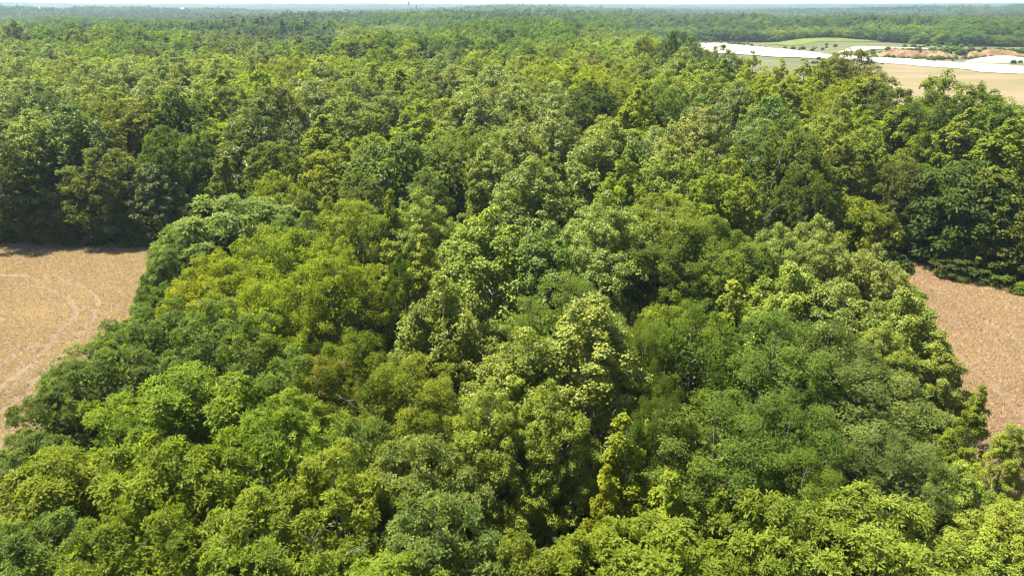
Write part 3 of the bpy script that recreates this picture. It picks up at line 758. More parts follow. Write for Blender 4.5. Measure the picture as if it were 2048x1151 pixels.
 (27.33, 85.1, 16, 9.4, 'spi', 1, 14, 'ygl', 'bright yellow-topped tree at the left of the dark forest gap', 'trees of the grove between the wheat fields'),
 (26.08, 77.39, 14, 7.69, 'spi', 1, 16, 'ygl', 'lower yellow-green tree beside the bare twig and dark gap', 'trees of the grove between the wheat fields'),
 (22.61, 79.17, 15, 8.2, 'oak', 1, 12, 'yg', 'rounded light green crown below the bright yellow-topped tree', 'trees of the grove between the wheat fields'),
 (-27.48, 83.27, 14, 8.73, 'oak', 1, 19, 'yg', 'rounded light green crown just behind the grey-green dome', 'trees of the grove between the wheat fields'),
 (-24.04, 79.95, 13, 6.68, 'oak', 1, 17, 'olivedk', 'small brownish green crown right behind the grey-green dome', 'trees of the grove between the wheat fields'),
 (-29.28, 74.23, 13.5, 16.78, 'wal', 0, 3, 'bluepale', 'grey-green domed tree at the inner corner of the left field', 'trees of the grove between the wheat fields'),
 (-33.93, 73.18, 11.5, 11.37, 'wal', 0, 19, 'bluepale', 'grey-green tree on the left shoulder of the dome, by the wheat', 'trees of the grove between the wheat fields'),
 (-34.87, 70.53, 8.5, 8.81, 'wal', 0, 16, 'blue', 'lower grey-green tree hanging over the left wheat field', 'trees of the grove between the wheat fields'),
 (-36.11, 70.58, 6, 7.33, 'wal', 0, 8, 'blue', 'lowest grey-green boughs at the wheat edge of the dome', 'trees of the grove between the wheat fields'),
 (-21.71, 69.67, 13, 9.56, 'wal', 0, 13, 'bluepale', 'pale grey-green crown right of the grey-green dome', 'trees of the grove between the wheat fields'),
 (-21.62, 64.39, 13, 14.0, 'loc', 0, 7, 'lime', 'large lime-green locust in the left half of the grove', 'trees of the grove between the wheat fields'),
 (-26.73, 62.31, 11, 11.77, 'loc', 0, 9, 'lime', 'lime-green locust leaning towards the left wheat field', 'trees of the grove between the wheat fields'),
 (-16.06, 58.53, 12.5, 9.95, 'loc', 0, 13, 'lime', 'lime-green locust on the right side of the lime clump', 'trees of the grove between the wheat fields'),
 (-20.34, 55.22, 11, 10.36, 'loc', 0, 8, 'lime', 'lowest lime-green locust in front of the lime clump', 'trees of the grove between the wheat fields'),
 (-19.4, 74.88, 13.5, 8.54, 'oak', 0, 16, 'yg', 'round yellow-green crown behind the lime clump', 'trees of the grove between the wheat fields'),
 (-15.83, 71.71, 13.5, 9.6, 'oak', 0, 9, 'yg', 'mid-green rounded tree right behind the lime clump', 'trees of the grove between the wheat fields'),
 (-12.18, 71.04, 14.5, 4.96, 'spi', 0, 17, 'gold', 'tiny golden spire sticking up in front of the dark dome oak', 'trees of the grove between the wheat fields'),
 (-11.76, 61.44, 13.5, 5.82, 'spi', 0, 10, 'gold', 'yellow spire tree right of the lime-green locusts', 'trees of the grove between the wheat fields'),
 (-9.62, 58.53, 12.5, 4.18, 'oak', 0, 0, 'middk', 'dark green crown between the two yellow spire trees', 'trees of the grove between the wheat fields'),
 (-7.55, 59.64, 13.5, 6.31, 'spi', 0, 13, 'ygl', 'second yellowish spire tree, right of the first one', 'trees of the grove between the wheat fields'),
 (-8.75, 72.98, 14.5, 11.58, 'pop', 0, 18, 'yg', 'leafy light green poplar in front of the flat-topped olive oak', 'trees of the grove between the wheat fields'),
 (-4.57, 77.35, 15.5, 6.46, 'spi', 0, 10, 'rust', 'reddish-tipped yellow-green tree left of the tall glossy poplar', 'trees of the grove between the wheat fields'),
 (2.04, 81.23, 16.5, 13.2, 'pop', 1, 0, 'pale', 'tall glossy pale poplar at the heart of the grove', 'trees of the grove between the wheat fields'),
 (-2.03, 64.43, 15, 13.2, 'pop', 0, 12, 'yg', 'leafy poplar in front of the tall glossy poplar, left', 'trees of the grove between the wheat fields'),
 (8.96, 65.82, 15.5, 13.64, 'pop', 0, 19, 'paleb', 'bright glinting poplar right of the grove centre', 'trees of the grove between the wheat fields'),
 (15.72, 71.04, 14.5, 13.87, 'oak', 0, 18, 'ygs', 'smooth light green tree right of the bright glinting poplar', 'trees of the grove between the wheat fields'),
 (18.12, 66.04, 13.5, 10.38, 'oak', 0, 4, 'mid', 'mid-green tree in front of the smooth light green tree', 'trees of the grove between the wheat fields'),
 (14.0, 62.86, 12.5, 7.88, 'oak', 0, 1, 'mid', 'green crown below the smooth light green tree', 'trees of the grove between the wheat fields'),
 (2.98, 62.59, 14, 10.9, 'pop', 0, 10, 'mid', 'shaded poplar between the tall glossy and the bright glinting poplar', 'trees of the grove between the wheat fields'),
 (21.01, 63.58, 13, 8.83, 'oak', 0, 14, 'mid', 'rounded green tree left of the silver-tipped poplar', 'trees of the grove between the wheat fields'),
 (28.88, 65.0, 13.5, 11.88, 'pop', 0, 11, 'paleb', 'silver-tipped poplar at the right side of the grove', 'trees of the grove between the wheat fields'),
 (24.63, 64.06, 13, 11.44, 'pop', 0, 11, 'pale', 'poplar with pale tips on the left flank of the silver-tipped poplar', 'trees of the grove between the wheat fields'),
 (32.99, 62.98, 11.5, 10.12, 'pop', 0, 19, 'paleb', 'pale poplar on the right flank beside the wheat field corner', 'trees of the grove between the wheat fields'),
 (36.63, 64.49, 8.5, 7.48, 'pop', 0, 8, 'yg', 'low poplar hanging over the corner of the right wheat field', 'trees of the grove between the wheat fields'),
 (23.89, 56.1, 12, 10.56, 'pop', 0, 15, 'yg', 'green poplar in front of the silver-tipped poplar', 'trees of the grove between the wheat fields'),
 (27.42, 55.22, 11, 9.68, 'pop', 0, 0, 'pale', 'speckled poplar below the silver-tipped poplar, towards the wheat', 'trees of the grove between the wheat fields'),
 (32.57, 54.25, 10.5, 9.24, 'pop', 0, 18, 'ygs', 'bushy yellow-green tree on the edge of the right wheat field', 'trees of the grove between the wheat fields'),
 (28.96, 51.63, 9, 7.92, 'pop', 0, 1, 'ygs', 'low yellow-green tree before the bushy one at the wheat', 'trees of the grove between the wheat fields'),
 (33.23, 50.23, 7.5, 6.6, 'pop', 0, 0, 'ygs', 'yellow-green edge tree leaning out over the right wheat field', 'trees of the grove between the wheat fields'),
 (-4.25, 46.15, 15, 9.63, 'pop', 0, 11, 'palb2', 'pale poplar with leafy twin heads left of the grove centre', 'trees of the grove between the wheat fields'),
 (-6.1, 46.35, 12.5, 6.35, 'pop', 0, 8, 'yg', 'lower left bough tree of the twin-headed pale poplar', 'trees of the grove between the wheat fields'),
 (3.69, 49.06, 13.5, 9.74, 'fin', 0, 14, 'blue2', 'fine-leaved soft green tree behind the trunked poplar', 'trees of the grove between the wheat fields'),
 (5.06, 40.7, 16, 9.2, 'pop', 0, 9, 'palb2', 'central pale poplar whose grey trunk shows lower down', 'trees of the grove between the wheat fields'),
 (-0.12, 40.4, 14, 9.25, 'pop', 0, 18, 'yg', 'leafy yellow-green poplar in the middle of the grove', 'trees of the grove between the wheat fields'),
 (-0.98, 36.43, 12, 7.53, 'pop', 0, 19, 'yg', 'lower poplar foliage tree above the dark forest gap', 'trees of the grove between the wheat fields'),
 (1.61, 36.43, 12, 7.54, 'pop', 0, 10, 'yg', 'speckled poplar hanging over the dark forest gap', 'trees of the grove between the wheat fields'),
 (14.8, 48.65, 13.5, 4.83, 'spi', 0, 5, 'ygl', 'yellow-green spire above the fine-leaved willow oaks', 'trees of the grove between the wheat fields'),
 (11.82, 48.43, 13, 6.25, 'oak', 0, 11, 'yg', 'light green crown right of the central trunked poplar', 'trees of the grove between the wheat fields'),
 (9.21, 43.77, 12.5, 5.24, 'fin', 0, 5, 'mid', 'mid-green crown between the trunked poplar and the willow oaks', 'trees of the grove between the wheat fields'),
 (12.6, 44.41, 13.5, 8.73, 'fin', 0, 10, 'mid', 'leftmost of the fine-leaved willow oaks in the right half', 'trees of the grove between the wheat fields'),
 (16.89, 42.72, 13.5, 9.66, 'fin', 0, 11, 'mid2', 'fine-leaved willow oak in the middle of the right half', 'trees of the grove between the wheat fields'),
 (20.88, 43.77, 12.5, 9.18, 'fin', 0, 19, 'blueg', 'grey-green willow oak sloping towards the right wheat field', 'trees of the grove between the wheat fields'),
 (19.43, 48.22, 12.5, 8.51, 'pop', 0, 8, 'yg', 'speckled yellow-green crown behind the willow oaks', 'trees of the grove between the wheat fields'),
 (22.34, 39.86, 11, 10.3, 'fin', 0, 9, 'blueg', 'broad grey-green fine-leaved tree at lower right', 'trees of the grove between the wheat fields'),
 (22.61, 35.89, 9, 8.0, 'fin', 0, 12, 'blueg', 'lowest grey-green fine-leaved tree near the lower right wheat', 'trees of the grove between the wheat fields'),
 (11.49, 34.72, 12, 9.3, 'fin', 0, 3, 'mid2', 'dark green tree with deep shade below, right of the golden spire', 'trees of the grove between the wheat fields'),
 (16.02, 35.59, 11.5, 7.31, 'fin', 0, 0, 'mid2', 'leafy green tree in front of the willow oaks', 'trees of the grove between the wheat fields'),
 (15.86, 32.39, 10, 6.18, 'fin', 0, 18, 'mid', 'lower green tree above the pale walnut at the bottom right', 'trees of the grove between the wheat fields'),
 (8.85, 35.52, 12.5, 4.45, 'fin', 0, 4, 'middk', 'shaded green tree right of the grey trunk', 'trees of the grove between the wheat fields'),
 (6.1, 31.68, 12, 3.81, 'spi', 0, 9, 'gold', 'golden spire tree at the lower centre right', 'trees of the grove between the wheat fields'),
 (11.14, 30.56, 9.5, 2.69, 'spi', 0, 16, 'gold', 'small golden tree in front of the dark green tree', 'trees of the grove between the wheat fields'),
 (7.58, 29.72, 10.5, 5.43, 'spi', 0, 7, 'gold', 'spreading golden-green tree between the two golden spires', 'trees of the grove between the wheat fields'),
 (4.92, 31.05, 10, 3.0, 'spi', 0, 8, 'gold', 'low golden bough tree left of the golden spire', 'trees of the grove between the wheat fields'),
 (-9.86, 41.14, 13.5, 6.31, 'rus', 0, 7, 'rust', 'olive-rust fine tree in front of the lime clump', 'trees of the grove between the wheat fields'),
 (-6.77, 38.95, 12.5, 7.31, 'rus', 0, 10, 'rust', 'largest olive-rust tree, left of the central poplars', 'trees of the grove between the wheat fields'),
 (-11.69, 39.29, 12.5, 5.76, 'rus', 0, 5, 'rust', 'leftmost olive-rust tree with a bare grey branch', 'trees of the grove between the wheat fields'),
 (-4.75, 36.18, 10.5, 4.55, 'rus', 0, 13, 'rust', 'lowest olive-rust crown above the blue-green walnut', 'trees of the grove between the wheat fields'),
 (-19.08, 46.02, 11.5, 6.31, 'wal', 0, 3, 'blue', 'blue-green crown below the large lime-green locust', 'trees of the grove between the wheat fields'),
 (-23.65, 49.72, 11, 7.47, 'wal', 0, 3, 'blue', 'blue-green walnut behind the pale walnuts near the wheat', 'trees of the grove between the wheat fields'),
 (-29.92, 54.01, 9.5, 9.62, 'wal', 0, 19, 'blue', 'blue-green walnut overhanging the left wheat field', 'trees of the grove between the wheat fields'),
 (-31.41, 48.0, 9, 9.04, 'wal', 0, 10, 'blue', 'blue-green walnut at the left field, left of the first one', 'trees of the grove between the wheat fields'),
 (-36.74, 66.96, 6, 2.72, 'wal', 0, 10, 'blue', 'small sapling against the wheat below the grey-green dome', 'trees of the grove between the wheat fields'),
 (-32.09, 43.91, 7.5, 6.98, 'wal', 0, 7, 'blue', 'low blue-green walnut at the wheat on the far left', 'trees of the grove between the wheat fields'),
 (-30.78, 39.21, 6.5, 6.01, 'wal', 0, 14, 'blue', 'lowest blue-green boughs at the left edge by the wheat', 'trees of the grove between the wheat fields'),
 (-14.7, 41.0, 12, 6.08, 'wal', 0, 5, 'blue', 'blue-green walnut left of the olive-rust trees', 'trees of the grove between the wheat fields'),
 (-19.75, 39.24, 11.5, 10.88, 'wal', 0, 2, 'ygw', 'large light green walnut in the lower left', 'trees of the grove between the wheat fields'),
 (-22.98, 36.75, 10.5, 8.97, 'wal', 0, 10, 'ygw', 'light green walnut left of the large one, towards the wheat', 'trees of the grove between the wheat fields'),
 (-12.54, 34.72, 12, 9.42, 'wal', 0, 6, 'ygw', 'light green walnut right of the large one', 'trees of the grove between the wheat fields'),
 (-8.72, 33.46, 11.5, 5.88, 'wal', 0, 18, 'blue', 'blue-green walnut below the olive-rust trees', 'trees of the grove between the wheat fields'),
 (-4.67, 31.07, 11.5, 6.95, 'wal', 0, 14, 'bluepale', 'blue-green walnut left of the dark forest gap', 'trees of the grove between the wheat fields'),
 (-24.06, 32.39, 10, 9.42, 'wal', 0, 8, 'ygw', 'light green walnut at the lower left edge', 'trees of the grove between the wheat fields'),
 (-17.41, 30.62, 11.5, 9.15, 'wal', 0, 7, 'ygw', 'light green walnut with a dark hollow on its right', 'trees of the grove between the wheat fields'),
 (-12.77, 29.12, 10.5, 6.74, 'wal', 0, 3, 'ygw', 'light green walnut in front of the dark hollow', 'trees of the grove between the wheat fields'),
 (-8.52, 28.23, 12, 7.3, 'wal', 0, 1, 'ygw', 'light green walnut with bare twigs near the bottom', 'trees of the grove between the wheat fields'),
 (-22.16, 26.81, 10, 8.83, 'wal', 0, 16, 'blue', 'blue-green walnut in the lower left corner', 'trees of the grove between the wheat fields'),
 (-17.15, 25.92, 11, 8.78, 'wal', 0, 6, 'ygw', 'light green walnut at the bottom, left part', 'trees of the grove between the wheat fields'),
 (-12.73, 24.59, 10.5, 7.52, 'wal', 0, 10, 'ygw', 'light green walnut at the bottom edge left of the bare twigs', 'trees of the grove between the wheat fields'),
 (-3.21, 26.32, 11.5, 6.54, 'wal', 0, 18, 'bluepale', 'blue-green walnut near the bottom, left of the gap', 'trees of the grove between the wheat fields'),
 (-4.69, 24.02, 11, 6.92, 'wal', 0, 5, 'ygw', 'light green walnut at the bottom edge left of centre', 'trees of the grove between the wheat fields'),
 (-0.56, 26.64, 9, 5.84, 'wal', 0, 8, 'olw', 'olive-tinted low walnut at the bottom centre', 'trees of the grove between the wheat fields'),
 (2.35, 28.2, 7.5, 5.11, 'wal', 0, 10, 'olw', 'low leafy tree under the dark forest gap', 'trees of the grove between the wheat fields'),
 (-8.34, 24.85, 10, 6.01, 'wal', 0, 2, 'ygw', 'light green walnut under the bare twigs at the bottom edge', 'trees of the grove between the wheat fields'),
 (6.78, 26.88, 10.5, 9.0, 'wal', 0, 19, 'ygw2', 'olive-green walnut below the golden spire', 'trees of the grove between the wheat fields'),
 (4.28, 25.73, 9.5, 6.05, 'wal', 0, 11, 'ygw2', 'olive-green walnut at the bottom edge right of centre', 'trees of the grove between the wheat fields'),
 (9.06, 25.57, 9.5, 5.85, 'wal', 0, 18, 'ygw2', 'dense green walnut at the bottom edge under the small golden tree', 'trees of the grove between the wheat fields'),
 (13.17, 27.42, 10.5, 7.99, 'wal', 0, 4, 'ygw3', 'pale feathery walnut at the bottom right', 'trees of the grove between the wheat fields'),
 (18.14, 27.87, 10, 8.56, 'wal', 0, 13, 'ygw3', 'pale feathery walnut right of the first one', 'trees of the grove between the wheat fields'),
 (14.69, 25.06, 10.5, 8.46, 'wal', 0, 9, 'ygw3', 'frontmost pale feathery walnut at the bottom right edge', 'trees of the grove between the wheat fields'),
 (11.36, 25.1, 9.5, 5.9, 'wal', 0, 16, 'ygw3', 'pale walnut at the bottom edge left of the frontmost one', 'trees of the grove between the wheat fields'),
 (31.18, 42.12, 8.5, 3.3, 'spi', 0, 8, 'yg', 'slender sapling standing against the right wheat field', 'trees of the grove between the wheat fields'),
 (31.17, 38.07, 8.5, 3.34, 'pop', 0, 14, 'yg', 'green tree cut by the right edge beside the slender sapling', 'trees of the grove between the wheat fields'),
 (25.87, 34.11, 8, 4.89, 'pop', 0, 11, 'ygs', 'yellow-green bushy tree below the slender sapling', 'trees of the grove between the wheat fields'),
 (26.38, 30.81, 8, 7.04, 'pop', 0, 13, 'ygs', 'yellow-green tree in the lower right corner', 'trees of the grove between the wheat fields'),
 (23.99, 29.69, 7, 6.16, 'pop', 0, 9, 'yg', 'low green tree near the lower right corner', 'trees of the grove between the wheat fields'),
 (50.76, 104.09, 16.35, 11.45, 'pop', 1, 4, 'yg', 'yellow-green poplar just right of the columnar olive-green tree', 'trees of the forest behind the fields'),
 (34.83, 105.93, 16.97, 15.19, 'pop', 1, 1, 'bluepale', 'grey-green poplar right of the creamy poplar', 'trees of the forest behind the fields'),
 (62.68, 126.95, 19.58, 11.15, 'oak', 1, 2, 'olivedk', 'brownish rounded crown left of the dark oak before the meadow', 'trees of the forest behind the fields'),
 (-15.06, 132.63, 19.25, 14.49, 'oak', 1, 14, 'pale', 'pale green rounded crown just behind and right of the golden tree', 'trees of the forest behind the fields'),
 (53.63, 124.58, 18.69, 13.03, 'pop', 1, 1, 'rust', 'olive-yellow poplar below and right of the bright lime group', 'trees of the forest behind the fields'),
 (-15.36, 123.87, 18.04, 13.32, 'oak', 1, 19, 'pale', 'pale green rounded crown just behind and left of the golden tree', 'trees of the forest behind the fields'),
 (38.75, 101.42, 16.95, 13.56, 'pop', 1, 3, 'yg', 'yellow-green poplar just behind the large dark green tree', 'trees of the forest behind the fields'),
 (-34.94, 115.35, 15.84, 12.69, 'pop', 1, 8, 'middk', 'deep green poplar just left of the large yellow-green maple', 'trees of the forest behind the fields'),
 (-55.2, 187.8, 20.13, 14.56, 'oak', 1, 16, 'rust', 'olive-yellow rounded crown just right of the lime-yellow stand', 'trees of the forest behind the fields'),
 (49.37, 114.37, 16.67, 13.3, 'pop', 1, 12, 'lime', 'lime poplar behind and left of the columnar olive-green tree', 'trees of the forest behind the fields'),
 (-42.96, 113.13, 16.36, 11.37, 'oak', 1, 7, 'lime', 'lime rounded crown just left of the glossy dark green poplar', 'trees of the forest behind the fields'),
 (31.8, 124.51, 18.47, 11.52, 'pop', 1, 0, 'mid', 'mid-green poplar just below and left of the bluish narrow poplar', 'trees of the forest behind the fields'),
 (26.85, 175.13, 19.46, 15.08, 'oak', 1, 6, 'yg', 'yellow-green rounded crown left of the pale poplar left of the sand', 'trees of the forest behind the fields'),
 (-21.79, 166.12, 19.62, 12.6, 'oak', 1, 16, 'bluepale', 'grey-green rounded crown behind the golden tree', 'trees of the forest behind the fields'),
 (-1.37, 139.38, 19.22, 13.98, 'oak', 1, 2, 'olivegr', 'olive-grey rounded crown just left of the twin silver poplars', 'trees of the forest behind the fields'),
 (-20.65, 143.37, 20.05, 13.87, 'spi', 1, 14, 'ygw2', 'light green pointed crown just behind and left of the golden tree', 'trees of the forest behind the fields'),
 (-111.86, 169.62, 20.02, 14.16, 'oak', 1, 11, 'olivegr', 'olive-grey rounded crown just below and left of the broad silvery poplar', 'trees of the forest behind the fields'),
 (-83.67, 183.85, 19.35, 13.24, 'pop', 1, 13, 'rust', 'olive-yellow poplar just in front of the rounded lime crown', 'trees of the forest behind the fields'),
 (-48.39, 134.0, 19.07, 11.36, 'oak', 1, 10, 'olive', 'olive rounded crown just below and left of the lime-yellow stand', 'trees of the forest behind the fields'),
 (41.6, 238.45, 24.44, 12.64, 'oak', 1, 4, 'olivelt', 'light olive rounded crown just left of the dark oak at the sand', 'trees of the forest behind the fields'),
 (65.28, 144.19, 18.56, 13.18, 'oak', 1, 1, 'lime', 'lime rounded crown below and left of the big olive-grey oak', 'trees of the forest behind the fields'),
 (29.35, 140.23, 21.12, 14.55, 'pop', 1, 5, 'yg', 'yellow-green poplar just below and left of the pale poplar left of the sand', 'trees of the forest behind the fields'),
 (59.34, 144.39, 16.89, 14.3, 'oak', 1, 0, 'lime', 'lime rounded crown right of the bright lime group', 'trees of the forest behind the fields'),
 (-78.15, 138.97, 18.44, 11.12, 'oak', 1, 16, 'paler', 'silvery rounded crown just behind and left of the brownish olive oak', 'trees of the forest behind the fields'),
 (-31.09, 149.92, 19.23, 13.08, 'oak', 1, 9, 'rust', 'olive-yellow rounded crown right of the pale glinting poplar', 'trees of the forest behind the fields'),
 (3.45, 156.7, 19.42, 12.81, 'oak', 1, 3, 'paler', 'silvery rounded crown just behind and right of the twin silver poplars', 'trees of the forest behind the fields'),
 (-6.32, 103.23, 16.44, 14.39, 'oak', 1, 1, 'olivelt', 'light olive rounded crown just behind the flat-topped olive oak', 'trees of the forest behind the fields'),
 (50.22, 235.05, 25.46, 11.11, 'spi', 1, 8, 'mid', 'mid-green pointed crown just below and left of the dark oak at the sand', 'trees of the forest behind the fields'),
 (-31.86, 241.17, 21.76, 14.44, 'oak', 1, 15, 'yg', 'yellow-green rounded crown further behind and left of the large pale poplar', 'trees of the forest behind the fields'),
 (-32.17, 143.53, 19.27, 14.96, 'oak', 1, 12, 'bluepale', 'grey-green rounded crown just right of the pale glinting poplar', 'trees of the forest behind the fields'),
 (-239.68, 366.64, 26.27, 12.91, 'oak', 1, 6, 'olive', 'olive rounded crown left of the broad silvery poplar', 'trees of the forest behind the fields'),
 (-112.71, 187.35, 19.08, 14.06, 'oak', 1, 8, 'cream', 'creamy rounded crown just below and right of the broad silvery poplar', 'trees of the forest behind the fields'),
 (-87.66, 187.56, 20.62, 14.52, 'pop', 1, 12, 'yg', 'yellow-green poplar just in front of the rounded lime crown', 'trees of the forest behind the fields'),
 (-8.98, 133.19, 18.22, 13.25, 'oak', 1, 15, 'pale', 'pale green rounded crown just behind and left of the large pale poplar', 'trees of the forest behind the fields'),
 (-9.28, 110.13, 16.32, 12.94, 'pop', 1, 19, 'gold', 'golden poplar just right of the golden tree', 'trees of the forest behind the fields'),
 (14.86, 151.98, 19.48, 13.19, 'oak', 1, 14, 'lime', 'lime rounded crown just behind and left of the dark round oak', 'trees of the forest behind the fields'),
 (-23.64, 126.04, 18.43, 12.86, 'oak', 1, 18, 'olivegr', 'olive-grey rounded crown just right of the grey-blue rounded oak', 'trees of the forest behind the fields'),
 (19.97, 149.47, 19.04, 11.32, 'oak', 1, 15, 'yg', 'yellow-green rounded crown just right of the dark round oak', 'trees of the forest behind the fields'),
 (-87.16, 151.92, 17.85, 15.0, 'oak', 1, 5, 'paler', 'silvery rounded crown behind and left of the brownish olive oak', 'trees of the forest behind the fields'),
 (14.73, 115.43, 16.42, 11.88, 'pop', 1, 10, 'lime', 'lime poplar just in front of the dark round oak', 'trees of the forest behind the fields'),
 (20.87, 104.29, 16.28, 12.91, 'pop', 1, 2, 'cream', 'creamy poplar left of the creamy poplar', 'trees of the forest behind the fields'),
 (-55.11, 192.67, 19.87, 13.63, 'oak', 1, 14, 'lime', 'lime rounded crown right of the pale pointed poplar top', 'trees of the forest behind the fields'),
 (56.73, 238.56, 23.99, 14.58, 'pop', 1, 6, 'blue', 'blue-green poplar just right of the dark oak at the sand', 'trees of the forest behind the fields'),
 (-22.3, 106.94, 14.51, 12.19, 'oak', 1, 18, 'gold', 'golden rounded crown just behind and left of the dark dome oak', 'trees of the forest behind the fields'),
 (-50.97, 266.42, 23.09, 14.18, 'oak', 1, 7, 'olw', 'olive rounded crown further right of the pale pointed poplar top', 'trees of the forest behind the fields'),
 (-0.08, 116.07, 14.87, 15.19, 'oak', 1, 9, 'bluepale', 'grey-green rounded crown just in front of the twin silver poplars', 'trees of the forest behind the fields'),
 (-75.22, 217.91, 19.18, 14.87, 'oak', 1, 10, 'olivegr', 'olive-grey rounded crown just left of the pale pointed poplar top', 'trees of the forest behind the fields'),
 (24.14, 228.3, 19.62, 14.22, 'oak', 1, 16, 'olivegr', 'olive-grey rounded crown behind the dark round oak', 'trees of the forest behind the fields'),
 (-9.84, 287.87, 21.56, 11.8, 'oak', 1, 1, 'blue2', 'blue-green rounded crown behind the twin silver poplars', 'trees of the forest behind the fields'),
 (2.36, 117.83, 17.5, 11.32, 'spi', 1, 13, 'cream', 'creamy pointed crown just in front of the twin silver poplars', 'trees of the forest behind the fields'),
 (-157.06, 318.52, 24.37, 14.36, 'oak', 1, 15, 'mid2', 'mid-green rounded crown left of the rounded lime crown', 'trees of the forest behind the fields'),
 (-57.36, 252.21, 21.38, 12.97, 'oak', 1, 11, 'dark', 'dark green rounded crown right of the pale pointed poplar top', 'trees of the forest behind the fields'),
 (1.11, 148.42, 19.58, 13.68, 'pop', 1, 12, 'cream', 'creamy poplar just behind the twin silver poplars', 'trees of the forest behind the fields'),
 (66.99, 78.77, 16.38, 14.17, 'oak', 1, 10, 'dark', 'dark green rounded crown further right of the dark blue-green tree', 'trees of the forest behind the fields'),
 (11.95, 248.46, 19.75, 13.35, 'oak', 1, 0, 'blue2', 'blue-green rounded crown behind and right of the twin silver poplars', 'trees of the forest behind the fields'),
 (-45.67, 113.69, 15.58, 11.59, 'oak', 1, 6, 'lime', 'lime rounded crown just behind the narrow yellow-brown tree', 'trees of the forest behind the fields'),
 (-115.63, 240.77, 20.83, 14.6, 'oak', 1, 5, 'bluedk', 'dark blue-green rounded crown just left of the rounded lime crown', 'trees of the forest behind the fields'),
 (-125.09, 207.77, 19.55, 12.7, 'oak', 1, 10, 'rust', 'olive-yellow rounded crown just below and right of the broad silvery poplar', 'trees of the forest behind the fields'),
 (26.29, 163.48, 17.92, 13.6, 'oak', 1, 11, 'lime', 'lime rounded crown right of the dark round oak', 'trees of the forest behind the fields'),
 (-10.03, 192.53, 20.8, 12.16, 'oak', 1, 18, 'pale', 'pale green rounded crown behind the large pale poplar', 'trees of the forest behind the fields'),
 (50.92, 107.98, 17.3, 12.79, 'spi', 1, 3, 'yg', 'yellow-green pointed crown just behind the columnar olive-green tree', 'trees of the forest behind the fields'),
 (-0.58, 107.14, 15.37, 13.81, 'oak', 1, 0, 'bluepale', 'grey-green rounded crown right of the flat-topped olive oak', 'trees of the forest behind the fields'),
 (-173.81, 308.13, 23.99, 11.86, 'oak', 1, 14, 'rust', 'olive-yellow rounded crown just right of the broad silvery poplar', 'trees of the forest behind the fields'),
 (-133.38, 204.93, 19.32, 12.6, 'pop', 1, 15, 'yg', 'yellow-green poplar just left of the broad silvery poplar', 'trees of the forest behind the fields'),
 (-19.75, 266.26, 20.86, 14.28, 'pop', 1, 12, 'olivedk', 'brownish poplar behind the large pale poplar', 'trees of the forest behind the fields'),
 (-78.34, 187.38, 18.78, 11.17, 'oak', 1, 14, 'ygw2', 'light green rounded crown just in front of the rounded lime crown', 'trees of the forest behind the fields'),
 (-69.63, 126.01, 18.05, 11.76, 'oak', 1, 14, 'bluedk', 'dark blue-green rounded crown just left of the brownish olive oak', 'trees of the forest behind the fields'),
 (-22.07, 131.72, 18.15, 13.91, 'pop', 1, 13, 'cream', 'creamy poplar just right of the grey-blue rounded oak', 'trees of the forest behind the fields'),
 (22.37, 154.41, 18.14, 13.83, 'pop', 1, 6, 'yg', 'yellow-green poplar just right of the dark round oak', 'trees of the forest behind the fields'),
 (44.28, 148.15, 18.52, 15.0, 'oak', 1, 16, 'rust', 'olive-yellow rounded crown just behind the bluish narrow poplar', 'trees of the forest behind the fields'),
 (-60.47, 191.74, 18.84, 14.51, 'oak', 1, 13, 'rust', 'olive-yellow rounded crown just below and right of the pale pointed poplar top', 'trees of the forest behind the fields'),
 (-44.53, 126.26, 17.67, 13.36, 'oak', 1, 16, 'olivedk', 'brownish rounded crown just behind the glossy dark green poplar', 'trees of the forest behind the fields'),
 (20.05, 179.8, 18.63, 14.09, 'oak', 1, 13, 'lime', 'lime rounded crown just behind the dark round oak', 'trees of the forest behind the fields'),
 (-4.01, 368.28, 22.87, 13.91, 'oak', 1, 5, 'dark', 'dark green rounded crown behind the twin silver poplars', 'trees of the forest behind the fields'),
 (-49.76, 169.18, 17.28, 15.14, 'pop', 1, 15, 'yg', 'yellow-green poplar just left of the pale glinting poplar', 'trees of the forest behind the fields'),
]
DEAD = [
 (186, (-9.39, 37.57, 9.5), (-10.31, 37.15, 10.6), 1, 0.06),
 (204, (-8.08, 24.82, 9.2), (-8.45, 24.23, 11.6), 2, 0.05),
 (212, (-7.45, 25.44, 9.2), (-6.37, 25.41, 10.2), 3, 0.05),
 (122, (25.92, 70.91, 11.5), (25.89, 68.03, 14.2), 4, 0.06),
 (146, (14.02, 66.07, 13.0), (13.87, 66.33, 14.4), 6, 0.05),
 (184, (-9.73, 38.27, 11.5), (-9.8, 37.7, 12.8), 7, 0.05),
]

def place_tree(i, x, y, h, w, kd, lod, var, rz, col, tint, label, group):
    # the variant whose proportions come closest, with some choice between near equals
    want = math.log(w / 2 / h)
    opts = sorted(LIB[(kd, lod)], key=lambda q: abs(math.log(q[3] / q[2]) - want))
    best = abs(math.log(opts[0][3] / opts[0][2]) - want)
    opts = [q for q in opts if abs(math.log(q[3] / q[2]) - want) < best + .22]
    crown, trunk, H, Rr = opts[var % len(opts)]
    e = bpy.data.objects.new(NAMES[kd], None)
    COL.objects.link(e)
    e.location = (x, y, float(terrain(x, y)) - .02)
    e.rotation_euler = (0, 0, rz)
    e.scale = (w / 2 / Rr, w / 2 / Rr, h / H)
    e.empty_display_size = .5
    tag(e, label, 'tree', group)
    cr = link('crown', crown, e)
    c = COLS[col]
    cr.color = (c[0] * tint[0], c[1] * tint[1], c[2] * tint[2], 1)
    link('trunk', trunk, e)
    return e

